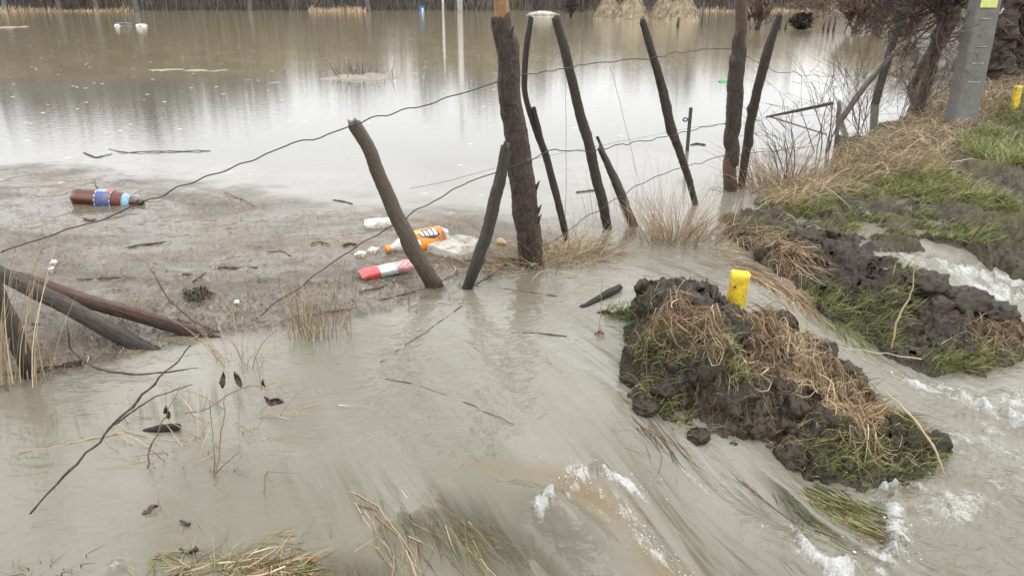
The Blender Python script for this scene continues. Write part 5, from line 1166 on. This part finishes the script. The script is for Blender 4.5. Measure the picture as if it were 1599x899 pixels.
# distinct trees whose trunks stand out
for px, Yt, s, i, lab in [(285, 84, 1.55, 0, 'dark thick trunk standing at the water on the far left shore'), (103, 86, 1.5, 1, 'second dark trunk on the far left shore, near the left edge'), (604, 88, 1.25, 2, 'round bushy dark tree on the far shore left of the white posts'), (1112, 80, .9, 3, 'tree with a dark trunk right of the haystacks'),
                          (20, 90, 1.5, 4, 'tree at the left edge of the far shore'), (440, 92, 1.3, 5, 'slim tree on the far shore left of centre'), (180, 92, 1.6, 3, 'tall tree between the two dark trunks on the far left')]:
    put_tree(i, (px - 799.5) / F * Yt / CP, Yt, s, r2.uniform(0, 6.28), lab, None)
# brushy undergrowth on the far shore
def brush(name, segs, n, Hs, mat, label, wd=.05, tint=.5, dens=1):
    bx, by = [], []
    for px0, px1, Y0, Y1 in segs:
        m_ = int(n * abs(px1 - px0) / sum(abs(s[1] - s[0]) for s in segs)); px = rng.uniform(px0, px1, m_); Yy = rng.uniform(Y0, Y1, m_); bx.append((px - 799.5) / F * Yy / CP); by.append(Yy)
    bx, by = np.concatenate(bx), np.concatenate(by); n = len(bx); cl = .55 + .6 * fbm(bx * .25, by * .1, o=3, s=88); z = gz(bx, by)
    P = blades(rng, bx, by, np.maximum(z, -.1), np.maximum(.3, rng.uniform(*Hs, n) * cl), rng.uniform(0, .5, n), rng.uniform(-.3, .8, n), rng.uniform(-3.1, 3.1, n), 5)
    o = ribbons(name, P, np.full(n, wd) * rng.uniform(.5, 1.5, n), np.clip(rng.normal(tint, .25, n) + .3 * (cl - .5), 0, 1), M[mat], side=np.array([0., 1., .1])); return tag(o, label, 'undergrowth', None, 'stuff')
brush('undergrowth', [(-400, 2000, 92, 112)], 22000, (1.0, 4.5), 'twig_far', 'grey brown brush under the trees on the far shore', .07, .45)
brush('far_dead_grass', [(-300, 280, 82, 96), (520, 600, 86, 92), (1050, 1330, 84, 100)], 5000, (.3, 1.0), 'straw', 'brown dead grass along the far left shore', .06, .55)

def far_wood():
    n = 34000; px = rng.uniform(-500, 2100, n); Yy = rng.uniform(100, 135, n); x = (px - 799.5) / F * Yy / CP
    top = np.interp(px, [-500, 0, 330, 420, 500, 620, 760, 860, 1100, 1190, 1290, 1400, 2100], [19, 19, 18.5, 15, 16, 13.5, 14.5, 11, 10.5, 8.5, 6.0, 8.5, 12])
    clump = .72 + .28 * vnoise(x * .22, Yy * .05) + .16 * vnoise(x * .9, Yy * .1)
    H = top * (Yy / 110) * clump * rng.beta(2.6, 1.3, n) * 1.05; z = gz(x, Yy) - .1
    k = 6; P = blades(rng, x, Yy, z, H, rng.uniform(0, .08, n), rng.uniform(-.1, .28, n), rng.uniform(-3.1, 3.1, n), k)
    n2 = 46000; i = rng.integers(0, n, n2); t = rng.uniform(.3, .98, n2); j = np.minimum((t * (k - 1)).astype(int), k - 2); b_ = P[i, j] * (1 - (t * 5 - j))[:, None] + P[i, j + 1] * (t * 5 - j)[:, None]
    Q = blades(rng, b_[:, 0], b_[:, 1], b_[:, 2], rng.uniform(.8, 2.8, n2), rng.uniform(.3, .9, n2), rng.uniform(-.4, .3, n2), rng.uniform(-3.1, 3.1, n2), k)
    o = ribbons('far_wood', np.concatenate([P, Q]), np.concatenate([rng.uniform(.05, .16, n), rng.uniform(.03, .07, n2)]), np.concatenate([rng.normal(.45, .25, n), rng.normal(.6, .25, n2)]), M['wood_mass'], side=np.array([0., 1., .1]))
    tag(o, 'dense grey brown bare wood far behind the flood', 'wood', None, 'stuff')
M['wood_mass'] = blade_mat('far_wood_twigs', [(0, (.070, .058, .040)), (.5, (.14, .118, .082)), (1, (.22, .19, .135))], .8, 0)
far_wood()

# utility poles far off
def upole(px, Yp, H, r, label, mat):
    x = (px - 799.5) / F * Yp / CP; e = empty('utility_pole', (x, Yp, -.1), label, 'utility pole', 'white poles by the far shore')
    V, Fc = tube(np.array([[0, 0, -.5], [0, 0, H * .5], [0, 0, H]]), [r, r * .85, r * .7], 10); mesh_obj('shaft', V, Fc, M[mat], e)
    V, Fc = box(0, 0, H - .4, 1.6, .1, .1); mesh_obj('crossarm', V, Fc, M['wood_grey'], e, False)
upole(728, 82, 12.5, .30, 'thick white utility pole by the far shore', 'white')
upole(705, 74, 4.6, .12, 'thin short white pole left of the thick one', 'white')
x = (676 - 799.5) / F * 84 / CP; e = empty('blue_hut', (x, 84, -.1), 'small blue hut by the far shore', 'hut')
mesh_obj('wall', *box(0, 0, .3, .5, .5, .8), M['sheet_blue'], e, False); v_, f_ = box(0, 0, .73, .6, .6, .06); mesh_obj('roof', v_, f_, M['steelbar'], e, False); mesh_obj('door', *box(.1, -.26, .2, .2, .02, .5), M['white'], e, False)

# haystacks
def haystack(px, py, wpx, hpx, label, seed):
    Yh = CAMH * F / py; c = Vector(((px - 799.5) / F * Yh / CP, Yh, 0)); t = Yh / CP; a = wpx / 2 * t / F; H = hpx * t / F
    th, s = np.meshgrid(np.linspace(0, 2 * np.pi, 64, endpoint=False), np.linspace(0, 1, 40)); prof = (1 - s) ** .72 * .95 + .05 * (1 - s); prof = np.where(s < .08, .93 + s, prof)
    k = 1 + .06 * fbm(np.cos(th) * 2 + seed, np.sin(th) * 2, s * 4, o=3, s=seed); V = np.stack([a * prof * k * np.cos(th), a * prof * k * np.sin(th), s * H - .12], -1).reshape(-1, 3)
    e = empty('haystack', c, label, 'haystack', 'haystacks on the far water'); mesh_obj('cone', V, grid_faces(40, 64, True), M['haystack'], e, attrs=dict(tint=np.clip(.5 + .5 * vnoise(V[:, 0] * 5, V[:, 1] * 5, V[:, 2] * 5), 0, 1)))
    n = 1500; ss_ = rng.random(n) ** 1.2; tt_ = rng.uniform(0, 6.28, n); rr_ = a * ((1 - ss_) ** .72) * 1.0
    P = blades(rng, rr_ * np.cos(tt_), rr_ * np.sin(tt_), ss_ * H - .1, rng.uniform(.15, .4, n), np.full(n, 2.2), rng.normal(.3, .3, n), tt_ + rng.normal(0, .5, n), 4)
    ribbons('loose_hay', P, np.full(n, .025), rng.normal(.5, .25, n), M['haystack'], e)['kind'] = 'stuff'
    V, Fc = tube(np.array([[0, 0, H * .8], [0, 0, H * 1.25]]), [.03, .02], 6); mesh_obj('centre_pole', V, Fc, M['wood_grey'], e)
haystack(932, 26, 40, 36, 'leftmost haystack, half hidden behind its neighbour', 1); haystack(964, 27, 48, 40, 'large haystack second from the left', 2)
haystack(1008, 27, 42, 36, 'haystack third from the left', 3); haystack(1033, 28, 48, 42, 'rightmost haystack of the four', 4)

# shrubs in the flooded field and at the right
def shrub(px, py, H, wpx, label, seed, mat='twig', dense=False, n=9, lv=3, minr=.008, name='bare_shrub', tint=.4, droop=.0, fn=None, Yq=None, r0=None):
    r_ = np.random.default_rng(seed); c = W1(px, py) if Yq is None else at_y(px, py, Yq)[0]
    if fn is not None: c = gp(px, py)
    a = wpx / 2 * c.y / F; out = []
    for j in range(n):
        an = r_.uniform(0, 6.28); sl = r_.uniform(.1, 1.0) * min(1.2, a / H); grow(r_, (r_.normal(0, a * .15), r_.normal(0, a * .15), -.05), (math.cos(an) * sl, math.sin(an) * sl, 1), H * .55, r0 or (.012 * H + .006), lv, out, .3, (3, 4), .1 - droop, .6, .5)
    V, Fc = tubes_of(out, minr=minr); V[:, 2] = np.minimum(V[:, 2], H * 1.15 + .1 * V[:, 0])
    o = mesh_obj(name, V, Fc, M[mat], None, False, attrs=dict(tint=np.clip(tint + .35 * vnoise(V[:, 0] * 3, V[:, 2] * 3), 0, 1))); o.location = c; return tag(o, label, 'shrub')
shrub(1252, 46, .6, 20, 'dense round dark bush standing in the flood right of the tall posts', 11, 'shrub_far', n=26, lv=4, minr=.02)
shrub(890, 28, 1.3, 26, 'small bare shrub between the foam heap and the haystacks', 12, 'twig_far', n=8, minr=.02, tint=.2)
shrub(1180, 47, 1.3, 34, 'bare fan shaped bush just right of the tall brown post', 13, n=10, minr=.012)
shrub(1335, 52, 1.5, 70, 'low brown bush in the flood behind the leaning poles', 14, n=16, minr=.012, tint=.6)
shrub(1370, 50, 1.7, 60, 'second brown bush to the right of it behind the leaning poles', 15, n=14, minr=.012, tint=.5)
shrub(1410, 56, 2.2, 90, 'larger brown bush left of the concrete pole', 16, n=14, minr=.01, tint=.5)
shrub(1275, 28, 2.4, 120, 'wide pale twiggy bush on the far right shore', 17, n=14, minr=.02, tint=.9)
shrub(1230, 285, .62, 60, 'dark woody weed stalks behind the tall brown weed clump', 18, r0=.005, n=5, lv=2, minr=.0015, tint=.1)
shrub(1350, 220, .95, 130, 'thin bare shoots among the leaning poles', 19, r0=.004, n=8, lv=2, minr=.0016, tint=.4)
shrub(1280, 235, .9, 140, 'hair-thin bare shoots over the bright water at the bank edge', 23, r0=.005, n=8, lv=2, minr=.0012, tint=.5)
shrub(1420, 195, .8, 90, 'red brown tangle of shoots at the foot of the leaning trunk', 20, r0=.005, n=12, lv=2, minr=.002, tint=.7)
for i, (px, py) in enumerate([(1285, 48), (1292, 50), (1301, 49), (1226, 47), (1217, 46)]):
    p = W1(px, py); V, Fc = tube(np.array([[0, 0, -.3], [.02, 0, .2], [.05, 0, .5 + .1 * (i % 3)]]), [.05, .045, .03], 7); o = mesh_obj('stake', V, Fc, M['wood_black'], vattrs=dict(grain=V)); o.location = p
    tag(o, ['short dark stake nearest the round bush on its right', 'middle one of three short stakes right of the round bush', 'short dark stake farthest right of the round bush', 'short dark stake nearest the round bush on its left', 'short dark stake farthest left of the round bush'][i], 'stake', 'stakes beside the round bush')
o = mesh_obj('stake', *tube(np.array([[0, 0, -.3], [0.02, 0, .5], [.04, 0, 1.1]]), [.03, .03, .025], 7), M['steelbar']); o.location = W1(1095, 41); tag(o, 'thin upright stake in the far water right of the haystacks', 'stake')
o = mesh_obj('stake', *tube(np.array([[0, 0, -.3], [0.02, 0, .2], [.04, 0, .42]]), [.07, .07, .06], 7), M['wood_black'], vattrs=dict(grain=np.zeros((35, 3)))); o.location = W1(1058, 42); tag(o, 'stubby dark stake just right of the haystacks', 'stake')

# old pollard willows on the right
def pollard(px, py, tops, wds, label, seed, nb, Lb_, col='bark_dark', Yq=None, aim=(-.4, -.2, .8), tint=.35):
    p = gp(px, py); Yt = p.y if Yq is None else Yq; pts = [(px, py, wds[0])] + [(a, b_, w_) for (a, b_), w_ in zip(tops, wds[1:])]
    Q = px_line(pts, Yt); e = empty('willow_tree', Vector(Q[0][:3]), label, 'tree', 'old willows on the right bank')
    add_log('trunk', sink(Q, .2), M[col], seed, e, k=44, rough=.2, n=120, knots=[(.5, 2, .3), (.7, 4, .3), (.85, 3.2, .5)])
    r_ = np.random.default_rng(seed); out = []; top = Q[-1][:3] - Q[0][:3]; mid = Q[-2][:3] - Q[0][:3]
    for j in range(nb):
        o_ = mid + (top - mid) * r_.random(); d = np.array(aim) * r_.uniform(.4, 1.2) + r_.normal(0, .55, 3); d /= np.linalg.norm(d)
        grow(r_, o_, d, Lb_ * r_.uniform(.5, 1.1), .013, 3, out, .4, (3, 5), .05, .55, .45)
    V, Fc = tubes_of(out, minr=.0028); mesh_obj('crown', V, Fc, M['twig'], e, False, attrs=dict(tint=np.clip(tint + .3 * vnoise(V[:, 0] * 2, V[:, 2] * 2), 0, 1)))
pollard(1428, 190, [(1440, 150), (1452, 110), (1466, 70), (1478, 30), (1484, -20)], (16, 15, 17, 22, 30, 34), 'leaning willow trunk left of the concrete pole with brushy red brown shoots', 41, 42, .50, 'bark_brown', aim=(-.3, 0, .8), tint=.45)
pollard(1556, 122, [(1556, 90), (1560, 50), (1566, 10), (1570, -60)], (52, 42, 40, 50, 60), 'grey willow trunk just right of the concrete pole', 42, 26, 1.0, 'bark_dark', aim=(-.1, -.1, .8))
pollard(1598, 112, [(1596, 80), (1600, 40), (1604, 0), (1606, -60)], (60, 54, 54, 60, 66), 'black willow trunk at the right edge', 43, 30, 1.0, 'wood_black', aim=(.0, -.1, .8))
